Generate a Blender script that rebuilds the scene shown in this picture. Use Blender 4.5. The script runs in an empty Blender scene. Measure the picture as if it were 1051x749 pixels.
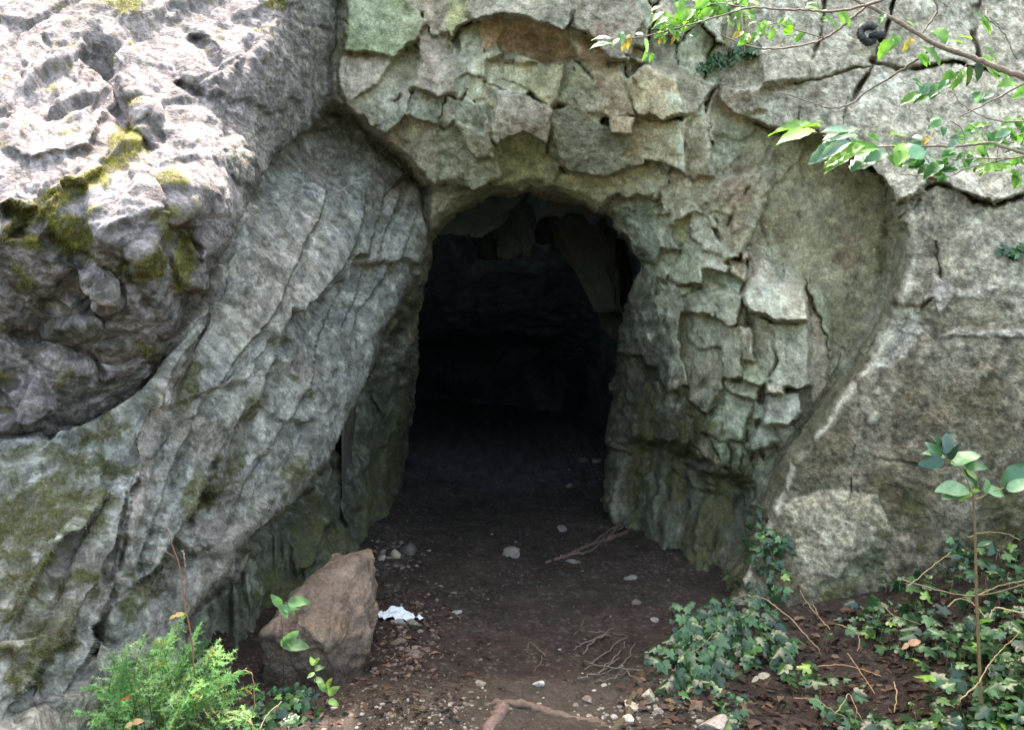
import bpy, math, random
import numpy as np
from mathutils import Vector, Matrix

# ------------------------------------------------------------------ camera, sky, sun, exposure
scene = bpy.context.scene
COL = scene.collection
R = math.radians
F = 825.0                     # focal length in photograph pixels (1051 wide)
CZ = 1.5                      # eye height
PITCH = math.atan(44.5 / F)   # looking slightly down
CP, SP = math.cos(PITCH), math.sin(PITCH)

cam_d = bpy.data.cameras.new('camera')
cam_d.sensor_width = 36.0
cam_d.lens = 36.0 * F / 1051.0
cam_d.clip_end = 500.0
cam_d.clip_start = 0.05
cam = bpy.data.objects.new('camera', cam_d)
COL.objects.link(cam)
cam.location = (0, 0, CZ)
cam.rotation_euler = (math.pi / 2 - PITCH, 0, 0)
scene.camera = cam

SUN_EL, SUN_AZ = 66.0, -12.0          # azimuth from +Y towards +X (degrees): behind the cliff, to the left
world = bpy.data.worlds.new('World')
scene.world = world
world.use_nodes = True
wn = world.node_tree
bg = wn.nodes['Background']
sky = wn.nodes.new('ShaderNodeTexSky')
sky.sky_type = 'NISHITA'
sky.sun_disc = False
sky.sun_elevation = R(SUN_EL)
sky.sun_rotation = R(SUN_AZ)
sky.air_density = 1.0
sky.dust_density = 4.0
sky.ozone_density = 0.6
bg.inputs['Strength'].default_value = 0.15
tintn = wn.nodes.new('ShaderNodeMix'); tintn.data_type = 'RGBA'; tintn.blend_type = 'MULTIPLY'
tintn.inputs[0].default_value = 1.0
tintn.inputs[7].default_value = (1.0, 0.945, 0.79, 1)      # a hazy, tree-filtered sky
wn.links.new(sky.outputs['Color'], tintn.inputs[6])
wn.links.new(tintn.outputs[2], bg.inputs['Color'])

sun_d = bpy.data.lights.new('sun', 'SUN')
sun_d.energy = 2.0
sun_d.angle = R(0.5)
sun_d.color = (1.0, 0.91, 0.89)
sun = bpy.data.objects.new('sun', sun_d)
COL.objects.link(sun)
sdir = Vector((math.cos(R(SUN_EL)) * math.sin(R(SUN_AZ)), math.cos(R(SUN_EL)) * math.cos(R(SUN_AZ)), math.sin(R(SUN_EL))))
sun.rotation_euler = sdir.to_track_quat('Z', 'Y').to_euler()

scene.view_settings.view_transform = 'Standard'
scene.view_settings.look = 'None'
scene.view_settings.gamma = 1.0
scene.view_settings.use_curve_mapping = False
scene.view_settings.exposure = 3.0
scene.render.engine = 'CYCLES'
scene.cycles.max_bounces = 8
scene.cycles.diffuse_bounces = 4

random.seed(11)
rs = np.random.RandomState(5)

# ------------------------------------------------------------------ number helpers
def ray(u, v):
    dx = (u - 525.5) / F
    dz = -(v - 374.5) / F
    return dx, CP + dz * SP, -SP + dz * CP

def p2w(u, v, Y):
    """world point at forward distance Y seen in direction (u, v)"""
    dx, ry, rz = ray(np.asarray(u, float), np.asarray(v, float))
    t = Y / ry
    return np.stack([dx * t, Y + 0 * dx, CZ + rz * t], -1)

def ss(a, b, x):
    t = np.clip((x - a) / (b - a), 0, 1)
    return t * t * (3 - 2 * t)

_r = np.random.RandomState(3)
PERM = np.tile(_r.permutation(256), 3).astype(np.int32)
GR = _r.normal(size=(256, 3)); GR = (GR / np.linalg.norm(GR, axis=1, keepdims=True)).astype(np.float32)

def pn(P):
    P = P.astype(np.float32)
    i = np.floor(P).astype(np.int32); f = P - i
    i &= 255
    w = f * f * f * (f * (f * 6 - 15) + 10)
    out = 0
    for cx in (0, 1):
        wx = w[..., 0] if cx else 1 - w[..., 0]
        hx = PERM[i[..., 0] + cx]
        for cy in (0, 1):
            wy = w[..., 1] if cy else 1 - w[..., 1]
            hy = PERM[hx + i[..., 1] + cy]
            for cz in (0, 1):
                wz = w[..., 2] if cz else 1 - w[..., 2]
                g = GR[PERM[hy + i[..., 2] + cz]]
                out = out + wx * wy * wz * (g[..., 0] * (f[..., 0] - cx) + g[..., 1] * (f[..., 1] - cy) + g[..., 2] * (f[..., 2] - cz))
    return out * 1.6

def fbm(P, freq, octv=4, gain=0.5, seed=0.0):
    a, s, o = 1.0, 0.0, 0
    for k in range(octv):
        o = o + a * pn(P * freq + seed + 17.3 * k)
        a *= gain; freq *= 2.03
    return o

def ridged(P, freq, octv=3, seed=0.0):
    a, o = 1.0, 0
    for k in range(octv):
        o = o + a * (1 - 2 * np.abs(pn(P * freq + seed + 9.1 * k)))
        a *= 0.5; freq *= 2.1
    return o

def hash2(ix, iy, seed):
    h = (ix.astype(np.int64) * 374761393 + iy.astype(np.int64) * 668265263 + seed * 2246822519) & 0xFFFFFFFF
    h = ((h ^ (h >> 13)) * 1274126177) & 0xFFFFFFFF
    h = ((h ^ (h >> 16)) * 2654435761) & 0xFFFFFFFF
    return (h ^ (h >> 15)) & 0xFFFFFFFF

def worley(a, b, seed):
    """2-D cells: (F1, F2, r1, r2, r3, da, db)"""
    ia, ib = np.floor(a), np.floor(b)
    f1 = np.full(a.shape, 9.0); f2 = f1.copy()
    da = np.zeros(a.shape); db = da.copy(); hid = np.zeros(a.shape, np.int64)
    for x in (-1, 0, 1):
        for y in (-1, 0, 1):
            cx, cy = ia + x, ib + y
            h = hash2(cx, cy, seed)
            px = cx + ((h & 0xFFFF) / 65535.0) * 0.9 + 0.05
            py = cy + ((h >> 16) / 65535.0) * 0.9 + 0.05
            ddx, ddy = a - px, b - py
            d = np.sqrt(ddx * ddx + ddy * ddy)
            m = d < f1
            f2 = np.where(m, f1, np.minimum(f2, d))
            f1 = np.where(m, d, f1)
            da = np.where(m, ddx, da); db = np.where(m, ddy, db); hid = np.where(m, h, hid)
    q = hash2(hid, hid >> 7, seed + 5)
    r1 = (q & 1023) / 1023.0; r2 = ((q >> 10) & 1023) / 1023.0; r3 = ((q >> 20) & 1023) / 1023.0
    return f1, f2, r1, r2, r3, da, db

def facets(a, b, seed, step=1.0, tilt=1.0):
    f1, f2, r1, r2, r3, da, db = worley(a, b, seed)
    return step * (r1 - 0.5) + tilt * ((r2 - 0.5) * da + (r3 - 0.5) * db), f2 - f1, r1

def tps(pts, U, V, lam=0.02):
    pts = np.array(pts, float)
    x, y, z = pts[:, 0] / 300, pts[:, 1] / 300, pts[:, 2]
    n = len(pts)
    def k(r2): return np.where(r2 > 1e-9, r2 * np.log(r2 + 1e-12), 0.0)
    A = np.zeros((n + 3, n + 3))
    A[:n, :n] = k((x[:, None] - x) ** 2 + (y[:, None] - y) ** 2) + lam * np.eye(n)
    A[:n, n] = 1; A[:n, n + 1] = x; A[:n, n + 2] = y
    A[n:, :n] = A[:n, n:].T
    w = np.linalg.solve(A, np.concatenate([z, [0, 0, 0]]))
    X, Yv = U / 300, V / 300
    o = w[n] + w[n + 1] * X + w[n + 2] * Yv
    for i in range(n):
        o = o + w[i] * k((X - x[i]) ** 2 + (Yv - y[i]) ** 2)
    return o

def sdpoly(U, V, poly):
    """signed distance in pixels, positive inside"""
    p = np.array(poly, float)
    d = np.full(U.shape, 1e9); inside = np.zeros(U.shape, bool)
    n = len(p)
    for i in range(n):
        ax, ay = p[i]; bx, by = p[(i + 1) % n]
        ex, ey = bx - ax, by - ay
        t = np.clip(((U - ax) * ex + (V - ay) * ey) / (ex * ex + ey * ey + 1e-9), 0, 1)
        d = np.minimum(d, (U - ax - t * ex) ** 2 + (V - ay - t * ey) ** 2)
        c = ((ay > V) != (by > V))
        with np.errstate(divide='ignore', invalid='ignore'):
            inside ^= c & (U < (bx - ax) * (V - ay) / (by - ay + 1e-12) + ax)
    d = np.sqrt(d)
    return np.where(inside, d, -d)

def sdline(U, V, line):
    """distance to an open polyline, side (+1 right of travel on the picture, y down), position 0..1"""
    p = np.array(line, float)
    d = np.full(U.shape, 1e9); side = np.zeros(U.shape); pos = np.zeros(U.shape)
    n = len(p) - 1
    for i in range(n):
        ax, ay = p[i]; ex, ey = p[i + 1] - p[i]
        t = np.clip(((U - ax) * ex + (V - ay) * ey) / (ex * ex + ey * ey + 1e-9), 0, 1)
        dx, dy = U - ax - t * ex, V - ay - t * ey
        q = np.sqrt(dx * dx + dy * dy)
        m = q < d
        d = np.where(m, q, d)
        side = np.where(m, np.sign(ex * dy - ey * dx), side)
        pos = np.where(m, (i + t) / n, pos)
    return d, side, pos

def lin(r, g, b, k=1.0):
    """colour given as 0..255 display values -> linear"""
    return np.array([k * (((c / 255 + 0.055) / 1.055) ** 2.4 if c > 10 else c / 255 / 12.92) for c in (r, g, b)])

# ------------------------------------------------------------------ mesh helpers
def link(name, me, mat=None, parent=None):
    o = bpy.data.objects.new(name, me)
    COL.objects.link(o)
    if mat is not None: me.materials.append(mat)
    if parent is not None: o.parent = parent
    return o

def grid_mesh(name, P, keep=None, smooth=True, col=None):
    """P (nv, nu, 3) -> quad mesh; keep (nv-1, nu-1) bool"""
    nv, nu = P.shape[:2]
    idx = np.arange(nv * nu).reshape(nv, nu)
    q = np.stack([idx[:-1, :-1], idx[1:, :-1], idx[1:, 1:], idx[:-1, 1:]], -1)
    q = q[keep] if keep is not None else q.reshape(-1, 4)
    vs = P.reshape(-1, 3)
    used = np.zeros(len(vs), bool); used[q.ravel()] = True
    remap = np.cumsum(used) - 1
    q = remap[q]; vs = vs[used]
    me = bpy.data.meshes.new(name)
    me.vertices.add(len(vs)); me.vertices.foreach_set('co', vs.astype(np.float32).ravel())
    me.loops.add(q.size); me.loops.foreach_set('vertex_index', q.astype(np.int32).ravel())
    me.polygons.add(len(q)); me.polygons.foreach_set('loop_start', (np.arange(len(q)) * 4).astype(np.int32))
    me.update(calc_edges=True)
    me.polygons.foreach_set('use_smooth', np.full(len(q), smooth))
    if col is not None:
        c = col.reshape(-1, col.shape[-1])[used]
        if c.shape[1] == 3: c = np.concatenate([c, np.ones((len(c), 1))], 1)
        at = me.color_attributes.new('Col', 'FLOAT_COLOR', 'POINT')
        at.data.foreach_set('color', c.astype(np.float32).ravel())
    me.validate()
    return me

class MB:
    """collects vertices, faces and a colour per vertex, and links them as one mesh"""
    def __init__(s): s.v = []; s.f = []; s.c = []
    def add(s, vs, fs, col=(1, 1, 1)):
        b = len(s.v)
        s.v.extend([tuple(map(float, p)) for p in vs])
        s.f.extend([tuple(b + i for i in f) for f in fs])
        s.c.extend([tuple(col)] * len(vs))
    def tube(s, pts, rad, col=(1, 1, 1), n=6, cap=True):
        pts = [Vector(p) for p in pts]
        if len(pts) < 2: return
        if not hasattr(rad, '__len__'): rad = [rad] * len(pts)
        rings = []; up = Vector((0.3, 0.2, 1)).normalized(); prev = None
        for i, p in enumerate(pts):
            t = (pts[min(i + 1, len(pts) - 1)] - pts[max(i - 1, 0)])
            if t.length < 1e-9: t = Vector((0, 0, 1))
            t.normalize()
            a = prev - t * prev.dot(t) if prev is not None else up.cross(t)
            if a.length < 1e-4: a = Vector((1, 0, 0)).cross(t)
            if a.length < 1e-4: a = Vector((0, 1, 0)).cross(t)
            a.normalize(); prev = a; b = t.cross(a)
            rings.append([p + (a * math.cos(2 * math.pi * k / n) + b * math.sin(2 * math.pi * k / n)) * rad[i] for k in range(n)])
        vs = [q for r in rings for q in r]; fs = []
        for i in range(len(pts) - 1):
            for k in range(n):
                fs.append((i * n + k, i * n + (k + 1) % n, (i + 1) * n + (k + 1) % n, (i + 1) * n + k))
        if cap:
            fs.append(tuple(range(n - 1, -1, -1))); fs.append(tuple((len(pts) - 1) * n + k for k in range(n)))
        s.add(vs, fs, col)
    def build(s, name, mat, parent=None, smooth=True):
        me = bpy.data.meshes.new(name)
        me.from_pydata(s.v, [], s.f)
        at = me.color_attributes.new('Col', 'FLOAT_COLOR', 'POINT')
        c = np.array(s.c, np.float32).reshape(-1, 3)
        at.data.foreach_set('color', np.concatenate([c, np.ones((len(c), 1), np.float32)], 1).ravel())
        me.polygons.foreach_set('use_smooth', np.full(len(me.polygons), smooth))
        return link(name, me, mat, parent)

def thing(o, label, cat, group=None):
    o['label'] = label; o['category'] = cat
    if group: o['group'] = group
    return o

def empty(name, loc, label, cat, group=None):
    o = bpy.data.objects.new(name, None); COL.objects.link(o)
    o.empty_display_size = 0.1
    o['base'] = tuple(map(float, loc))
    return thing(o, label, cat, group)

def set_base(o):
    """move a thing's Empty to its base, keeping its parts where they are"""
    b = Vector(o['base']); del o['base']
    o.location = b
    for ch in o.children:
        ch.matrix_parent_inverse = Matrix.Translation(-b)

def smooth_line(pts, n=6):
    """Catmull-Rom through the points"""
    p = np.array(pts, float)
    q = np.vstack([2 * p[0] - p[1], p, 2 * p[-1] - p[-2]])
    out = []
    for i in range(1, len(q) - 2):
        for k in range(n):
            t = k / n
            out.append(0.5 * (2 * q[i] + (q[i + 1] - q[i - 1]) * t + (2 * q[i - 1] - 5 * q[i] + 4 * q[i + 1] - q[i + 2]) * t * t
                              + (3 * q[i] - q[i - 1] - 3 * q[i + 1] + q[i + 2]) * t ** 3))
    out.append(p[-1])
    return np.array(out)

# ------------------------------------------------------------------ materials
def new_mat(name):
    m = bpy.data.materials.new(name); m.use_nodes = True
    nt = m.node_tree
    return m, nt, nt.nodes['Principled BSDF']

def nnoise(nt, scale, detail=6, rough=0.6, vec=None, dist=0.0):
    n = nt.nodes.new('ShaderNodeTexNoise')
    n.inputs['Scale'].default_value = scale; n.inputs['Detail'].default_value = detail
    n.inputs['Roughness'].default_value = rough; n.inputs['Distortion'].default_value = dist
    if vec is not None: nt.links.new(vec, n.inputs['Vector'])
    return n

def ramp(nt, fac, stops):
    r = nt.nodes.new('ShaderNodeValToRGB')
    el = r.color_ramp.elements
    while len(el) < len(stops): el.new(0.5)
    for e, (p, c) in zip(el, stops):
        e.position = p; e.color = (c, c, c, 1) if not hasattr(c, '__len__') else (*c, 1)
    nt.links.new(fac, r.inputs['Fac'])
    return r

def mixc(nt, a, b, fac, mode='MIX'):
    m = nt.nodes.new('ShaderNodeMix'); m.data_type = 'RGBA'; m.blend_type = mode
    for s, v in ((6, a), (7, b), (0, fac)):
        if hasattr(v, 'links') or hasattr(v, 'is_linked'): nt.links.new(v, m.inputs[s])
        elif s == 0: m.inputs[0].default_value = v
        else: m.inputs[s].default_value = (*v, 1)
    return m.outputs[2]

def rock_material(name, speck=1.0, bump=1.0, rough=0.88):
    m, nt, p = new_mat(name)
    tc = nt.nodes.new('ShaderNodeTexCoord'); ob = tc.outputs['Object']
    at = nt.nodes.new('ShaderNodeAttribute'); at.attribute_name = 'Col'
    n1 = nnoise(nt, 9, 5, 0.7, ob)
    n2 = nnoise(nt, 55, 4, 0.7, ob)
    n3 = nnoise(nt, 105, 1, 0.5, ob)
    c = mixc(nt, at.outputs['Color'], ramp(nt, n1.outputs['Fac'], [(0.25, 0.45), (0.5, 1.0), (0.75, 1.6)]).outputs['Color'], 0.75 * speck, 'MULTIPLY')
    c = mixc(nt, c, ramp(nt, n2.outputs['Fac'], [(0.33, 0.5), (0.5, 1.0), (0.68, 1.5)]).outputs['Color'], 0.38 * speck, 'MULTIPLY')
    # small dark lichen specks and pale crusts
    v = nt.nodes.new('ShaderNodeTexVoronoi'); v.inputs['Scale'].default_value = 38; nt.links.new(ob, v.inputs['Vector'])
    spot = ramp(nt, v.outputs['Distance'], [(0.10, 1.0), (0.26, 0.0)])
    gate = ramp(nt, nnoise(nt, 4.5, 3, 0.65, ob).outputs['Fac'], [(0.5, 0.0), (0.66, 1.0)])
    k = nt.nodes.new('ShaderNodeMath'); k.operation = 'MULTIPLY'
    nt.links.new(spot.outputs['Color'], k.inputs[0]); nt.links.new(gate.outputs['Color'], k.inputs[1])
    k2 = nt.nodes.new('ShaderNodeMath'); k2.operation = 'MULTIPLY'; k2.inputs[1].default_value = 0.6 * speck
    nt.links.new(k.outputs[0], k2.inputs[0])
    c = mixc(nt, c, (0.07, 0.065, 0.05), k2.outputs[0])
    grain = nnoise(nt, 92, 1, 0.5, ob)
    c = mixc(nt, c, ramp(nt, grain.outputs['Fac'], [(0.32, 0.3), (0.46, .9), (0.52, 1.1), (0.68, 1.7)]).outputs['Color'], 0.2, 'MULTIPLY')
    gate2 = ramp(nt, nnoise(nt, 14, 4, 0.75, ob, 0.6).outputs['Fac'], [(0.6, 0.0), (0.7, 1.0)])
    k3 = nt.nodes.new('ShaderNodeMath'); k3.operation = 'MULTIPLY'; k3.inputs[1].default_value = 0.35 * speck
    nt.links.new(gate2.outputs['Color'], k3.inputs[0])
    c = mixc(nt, c, mixc(nt, c, (1.9, 1.9, 1.9), 1.0, 'MULTIPLY'), k3.outputs[0])
    nt.links.new(c, p.inputs['Base Color'])
    p.inputs['Roughness'].default_value = rough
    p.inputs['Specular IOR Level'].default_value = 0.25
    b0 = nt.nodes.new('ShaderNodeBump'); b0.inputs['Strength'].default_value = 0.8 * bump; b0.inputs['Distance'].default_value = 0.018
    nt.links.new(n2.outputs['Fac'], b0.inputs['Height'])
    b1 = nt.nodes.new('ShaderNodeBump'); b1.inputs['Strength'].default_value = 0.6 * bump; b1.inputs['Distance'].default_value = 0.006
    nt.links.new(n3.outputs['Fac'], b1.inputs['Height']); nt.links.new(b0.outputs[0], b1.inputs['Normal'])
    nt.links.new(b1.outputs[0], p.inputs['Normal'])
    return m

def leaf_material(name, trans=0.35, rough=0.45, spec=0.4, scale=60):
    m, nt, p = new_mat(name)
    tc = nt.nodes.new('ShaderNodeTexCoord'); ob = tc.outputs['Object']
    at = nt.nodes.new('ShaderNodeAttribute'); at.attribute_name = 'Col'
    n = nnoise(nt, scale, 4, 0.6, ob)
    c = mixc(nt, at.outputs['Color'], ramp(nt, n.outputs['Fac'], [(0.3, 0.7), (0.7, 1.3)]).outputs['Color'], 0.8, 'MULTIPLY')
    nt.links.new(c, p.inputs['Base Color'])
    p.inputs['Roughness'].default_value = rough
    p.inputs['Specular IOR Level'].default_value = spec
    tr = nt.nodes.new('ShaderNodeBsdfTranslucent')
    nt.links.new(mixc(nt, c, (1.3, 1.5, 0.6), 1.0, 'MULTIPLY'), tr.inputs['Color'])
    mx = nt.nodes.new('ShaderNodeMixShader'); mx.inputs[0].default_value = trans
    nt.links.new(p.outputs[0], mx.inputs[1]); nt.links.new(tr.outputs[0], mx.inputs[2])
    nt.links.new(mx.outputs[0], nt.nodes['Material Output'].inputs['Surface'])
    return m

def plain_material(name, rough=0.8, scale=80, amt=0.6, bump=0.004, spec=0.3):
    """vertex colour with fine mottling and bump"""
    m, nt, p = new_mat(name)
    tc = nt.nodes.new('ShaderNodeTexCoord'); ob = tc.outputs['Object']
    at = nt.nodes.new('ShaderNodeAttribute'); at.attribute_name = 'Col'
    n = nnoise(nt, scale, 6, 0.65, ob)
    c = mixc(nt, at.outputs['Color'], ramp(nt, n.outputs['Fac'], [(0.3, 0.5), (0.7, 1.5)]).outputs['Color'], amt, 'MULTIPLY')
    nt.links.new(c, p.inputs['Base Color'])
    p.inputs['Roughness'].default_value = rough; p.inputs['Specular IOR Level'].default_value = spec
    b = nt.nodes.new('ShaderNodeBump'); b.inputs['Distance'].default_value = bump; b.inputs['Strength'].default_value = 0.8
    nt.links.new(n.outputs['Fac'], b.inputs['Height']); nt.links.new(b.outputs[0], p.inputs['Normal'])
    return m

M_ROCK = rock_material('limestone')
M_CAVE = rock_material('cave_rock', speck=0.8)
M_BOULDER = rock_material('boulder_rock', speck=1.0, bump=0.9)
M_STONE = plain_material('stone', 0.85, 60, 0.7)
M_SOIL = rock_material('soil', speck=0.9, bump=1.1, rough=0.95)
M_LEAF = leaf_material('soft_leaf', 0.45, 0.45, 0.4, 40)
M_IVY = leaf_material('ivy_leaf', 0.15, 0.28, 0.6, 50)
M_FERN = leaf_material('feathery_leaf', 0.5, 0.6, 0.2, 20)
M_MOSS = leaf_material('moss', 0.3, 0.8, 0.1, 30)
M_DRY = plain_material('dry_stem', 0.75, 120, 0.5)
M_BARK = plain_material('bark', 0.8, 90, 0.7)
M_LITTER = leaf_material('dead_leaf', 0.15, 0.7, 0.2, 60)
M_IRON = plain_material('black_iron', 0.5, 150, 0.6, 0.002)
M_PAPER = plain_material('white_paper', 0.7, 30, 0.1, 0.003)

# ------------------------------------------------------------------ the cliff round the cave mouth
def axis(lo, hi, step, out_lo, out_hi, g=1.12):
    a = list(np.arange(lo, hi + 0.01, step))
    s = step; x = a[0]; pre = []
    while x > out_lo:
        s *= g; x -= s; pre.append(x)
    s = step; x = a[-1]; post = []
    while x < out_hi:
        s *= g; x += s; post.append(x)
    return np.array(pre[::-1] + a + post)

us = axis(-25, 1076, 1.35, -560, 1640, 1.022)
vs_ = axis(-25, 740, 1.35, -250, 860)
U, V = np.meshgrid(us, vs_)
LIM = ss(-420, -40, V) * 0.5 + 0.5

# wandering edges: traced outlines are looked up at slightly displaced positions
G = np.stack([U / 170, V / 170, 0 * U], -1)
w1x, w1y = fbm(G, 3.1, 3, seed=1.7), fbm(G, 3.1, 3, seed=41.7)
w2x, w2y = fbm(G, 14, 3, seed=5.1), fbm(G, 14, 3, seed=77.1)
Uw = U + 4 * w1x + 1.7 * w2x
Vw = V + 4 * w1y + 1.7 * w2y
Us = U + 2.2 * w1x + 1.8 * w2x
Vs = V + 2.2 * w1y + 1.8 * w2y

# --- base depths (u, v, forward distance in metres)
P_BACK = [(350,-100,4.75),(450,0,4.75),(550,0,4.48),(650,0,4.52),(720,0,4.65),(760,60,4.65),(400,60,4.8),(400,150,4.95),(450,100,4.7),
  (550,90,4.58),(650,90,4.6),(550,150,4.84),(640,160,4.84),(700,150,4.68),(700,250,4.95),(430,200,5.15),(480,195,5.2),(550,192,5.12),(620,205,5.15),(660,260,5.2),(690,330,5.2),
  (655,400,5.6),(690,400,5.3),(750,200,4.72),(800,250,4.75),(850,200,4.74),(880,250,4.72),(850,320,4.74),(800,330,4.75),(760,350,4.85),
  (790,440,4.85),(740,450,4.95),(700,450,5.2),(650,500,5.75),(700,560,4.95),(745,560,4.6),(660,545,5.35),(770,520,4.7),(735,610,4.4),
  (700,620,4.6),(430,280,5.3),(400,350,5.9),(390,450,6.0),(350,500,5.35),(370,565,5.1),(320,560,4.65),(330,470,5.15),(300,600,4.25),(260,640,3.95),
  (405,510,6.1),(200,660,3.5),(230,700,3.35),(300,660,4.1),(100,300,4.2),(0,300,4.0),(0,700,3.0),(100,749,3.0),(900,0,4.8),(1000,200,4.7),(1051,500,4.5),
  (900,500,4.6),(350,-700,5.4),(700,-700,5.4),(1600,-700,6.0),(-500,-700,6),(-500,400,3.0),(1600,400,4.6),(600,860,4.2)]
P_B = [(0,460,2.8),(0,560,2.5),(0,650,2.35),(0,749,2.25),(60,480,2.8),(120,450,2.95),(130,520,2.85),(100,600,2.7),(60,700,2.5),(120,749,2.7),
  (150,640,2.95),(180,400,3.2),(170,500,3.1),(230,560,3.4),(200,620,3.25),(250,300,3.65),(250,400,3.5),(300,300,4.05),(300,400,3.9),(290,500,3.85),
  (230,230,3.75),(350,170,5.0),(300,190,4.5),(350,250,4.58),(345,350,4.38),(350,420,4.5),(400,200,5.2),(400,270,4.98),(440,220,5.4),(390,340,4.95),
  (200,320,3.4),(150,380,3.15),(-500,460,2.0),(-500,800,1.9),(200,749,3.1),(400,500,5.0),(0,300,3.0)]
P_A = [(0,0,3.75),(100,0,3.8),(200,0,4.0),(300,0,4.3),(345,0,4.75),(0,100,3.15),(100,100,3.3),(200,100,3.5),(270,60,3.9),(300,100,4.25),(335,95,4.7),
  (0,200,2.75),(80,190,2.85),(150,190,3.0),(205,190,3.15),(240,170,3.5),(290,150,4.2),(225,225,3.35),(0,250,2.7),(60,250,2.75),(130,270,2.86),(190,270,3.08),
  (0,330,2.85),(80,330,2.92),(150,340,3.05),(200,310,3.25),(0,430,2.92),(60,420,2.98),(120,410,3.18),(-500,100,2.7),(-500,300,2.2),(-500,-700,6.0),(0,-300,6.8),(300,-300,5.9),(345,-100,4.8),(348,-250,5.1),(350,-700,9.5),(-500,-300,6.0)]
P_D = [(760,0,4.64),(850,0,4.6),(950,0,4.6),(1051,0,4.62),(760,100,4.6),(850,100,4.47),(950,100,4.42),(1051,100,4.36),(900,200,4.3),(1000,200,4.22),
  (1051,200,4.16),(920,280,4.3),(1000,300,4.12),(1051,300,4.05),(890,370,4.28),(840,430,4.3),(950,400,4.1),(1051,400,3.95),(800,490,4.3),(900,500,4.08),
  (1000,500,3.95),(760,580,4.28),(850,580,4.12),(950,580,3.98),(1051,560,3.88),(740,640,4.2),(850,640,4.05),(1051,650,3.82),(1051,749,3.75),(1600,400,3.3),
  (1600,-700,5.0),(800,-700,5.3),(800,860,4.1)]
D0, DB, DA, DD = tps(P_BACK, U, V), tps(P_B, U, V), tps(P_A, U, V), tps(P_D, U, V)

A_POLY = [(352,-800),(350,0),(343,60),(345,100),(318,135),(285,165),(252,198),(236,225),(216,262),(212,300),(200,312),(184,335),(172,360),(160,392),(135,412),(100,432),(62,441),(52,452),
          (38,446),(0,452),(-700,480),(-700,-800)]
B_POLY = [(352,110),(400,150),(442,190),(440,235),(430,285),(414,312),(392,345),(378,385),(357,425),(347,448),(338,470),(320,492),(297,520),(262,545),(246,566),
          (240,590),(215,606),(190,640),(180,700),(175,900),(-700,900),(-700,100)]
D_POLY = [(765,-800),(762,0),(748,50),(736,100),(752,118),(782,127),(830,135),(868,148),(893,166),(912,196),(922,240),(917,288),(901,328),(880,367),(857,397),
          (833,427),(801,467),(788,500),(772,540),(756,580),(740,622),(725,680),(715,900),(1800,900),(1800,-800)]
sA, sB, sD = sdpoly(Us, Vs, A_POLY), sdpoly(Us, Vs, B_POLY), sdpoly(U + 1.2 * w1x + 0.8 * w2x, V + 1.2 * w1y + 0.8 * w2y, D_POLY)
kB = ss(230, 160, V) * 3
mA, mB, mD = ss(-3, 4, sA), ss(-3 - kB, 3 + kB, sB), ss(-1.5, 2.5, sD)
# the right slab has a chamfered rim about 15 px wide that falls away towards the recess
lowrim = ss(180, 260, V) * ss(760, 560, V)
DD = DD + lowrim * 0.16 * ss(16, 2, sD) ** 1.3
# thick rounded rims on the other two
DA = DA + 0.10 * ss(14, -1, sA) ** 2
DB = DB + 0.08 * ss(12, -1, sB) ** 2

# --- relief that stands out from the base (metres, positive towards the viewer)
off0 = np.zeros(U.shape); offB = off0.copy(); offA = off0.copy(); offD = off0.copy()
tint = np.zeros(U.shape + (3,)); tw = np.zeros(U.shape)

def T(ox, oy, s, pts): return [(ox + x / s, oy + y / s) for x, y in pts]

def block(off, poly, h, tx=0.0, ty=0.0, col=None, bev=4.0, cw=0.88):
    p = np.array(poly); lo = p.min(0) - 14; hi = p.max(0) + 14
    i0, i1 = np.searchsorted(vs_, [lo[1], hi[1]]); j0, j1 = np.searchsorted(us, [lo[0], hi[0]])
    sl = (slice(i0, i1), slice(j0, j1))
    if i1 <= i0 or j1 <= j0: return
    sd = sdpoly(Uw[sl], Vw[sl], poly)
    c = (p.min(0) + p.max(0)) / 2; hw = (p.max(0) - p.min(0)) / 2 + 1e-6
    z = 1.15 * h + (.035 if off is off0 else 0) + .85 * tx * (U[sl] - c[0]) / hw[0] + .85 * ty * (V[sl] - c[1]) / hw[1]
    m = ss(-2.6, bev - 1.5, sd)
    off[sl] = off[sl] * (1 - m) + z * m
    if col is not None:
        k = ss(-1, 2, sd) * cw
        tint[sl] = tint[sl] * (1 - k[..., None]) + np.array(col) * k[..., None]
        tw[sl] = np.maximum(tw[sl] * (1 - k), k)

GREENG, PALE, OCHRE, BROWN, PINK, LICH, WARM = (lin(142,148,122), lin(165,160,140), lin(172,140,100), lin(132,108,84), lin(158,146,132), lin(118,118,104), lin(176,164,136))
t2 = lambda pts: T(350, 0, 3, pts)
arch_in = sdpoly(Uw, Vw, [(350,-40),(760,-40),(736,100),(735,180),(720,230),(700,205),(655,215),(600,205),(545,194),(480,196),(440,190),(400,160),(352,130)])

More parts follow.
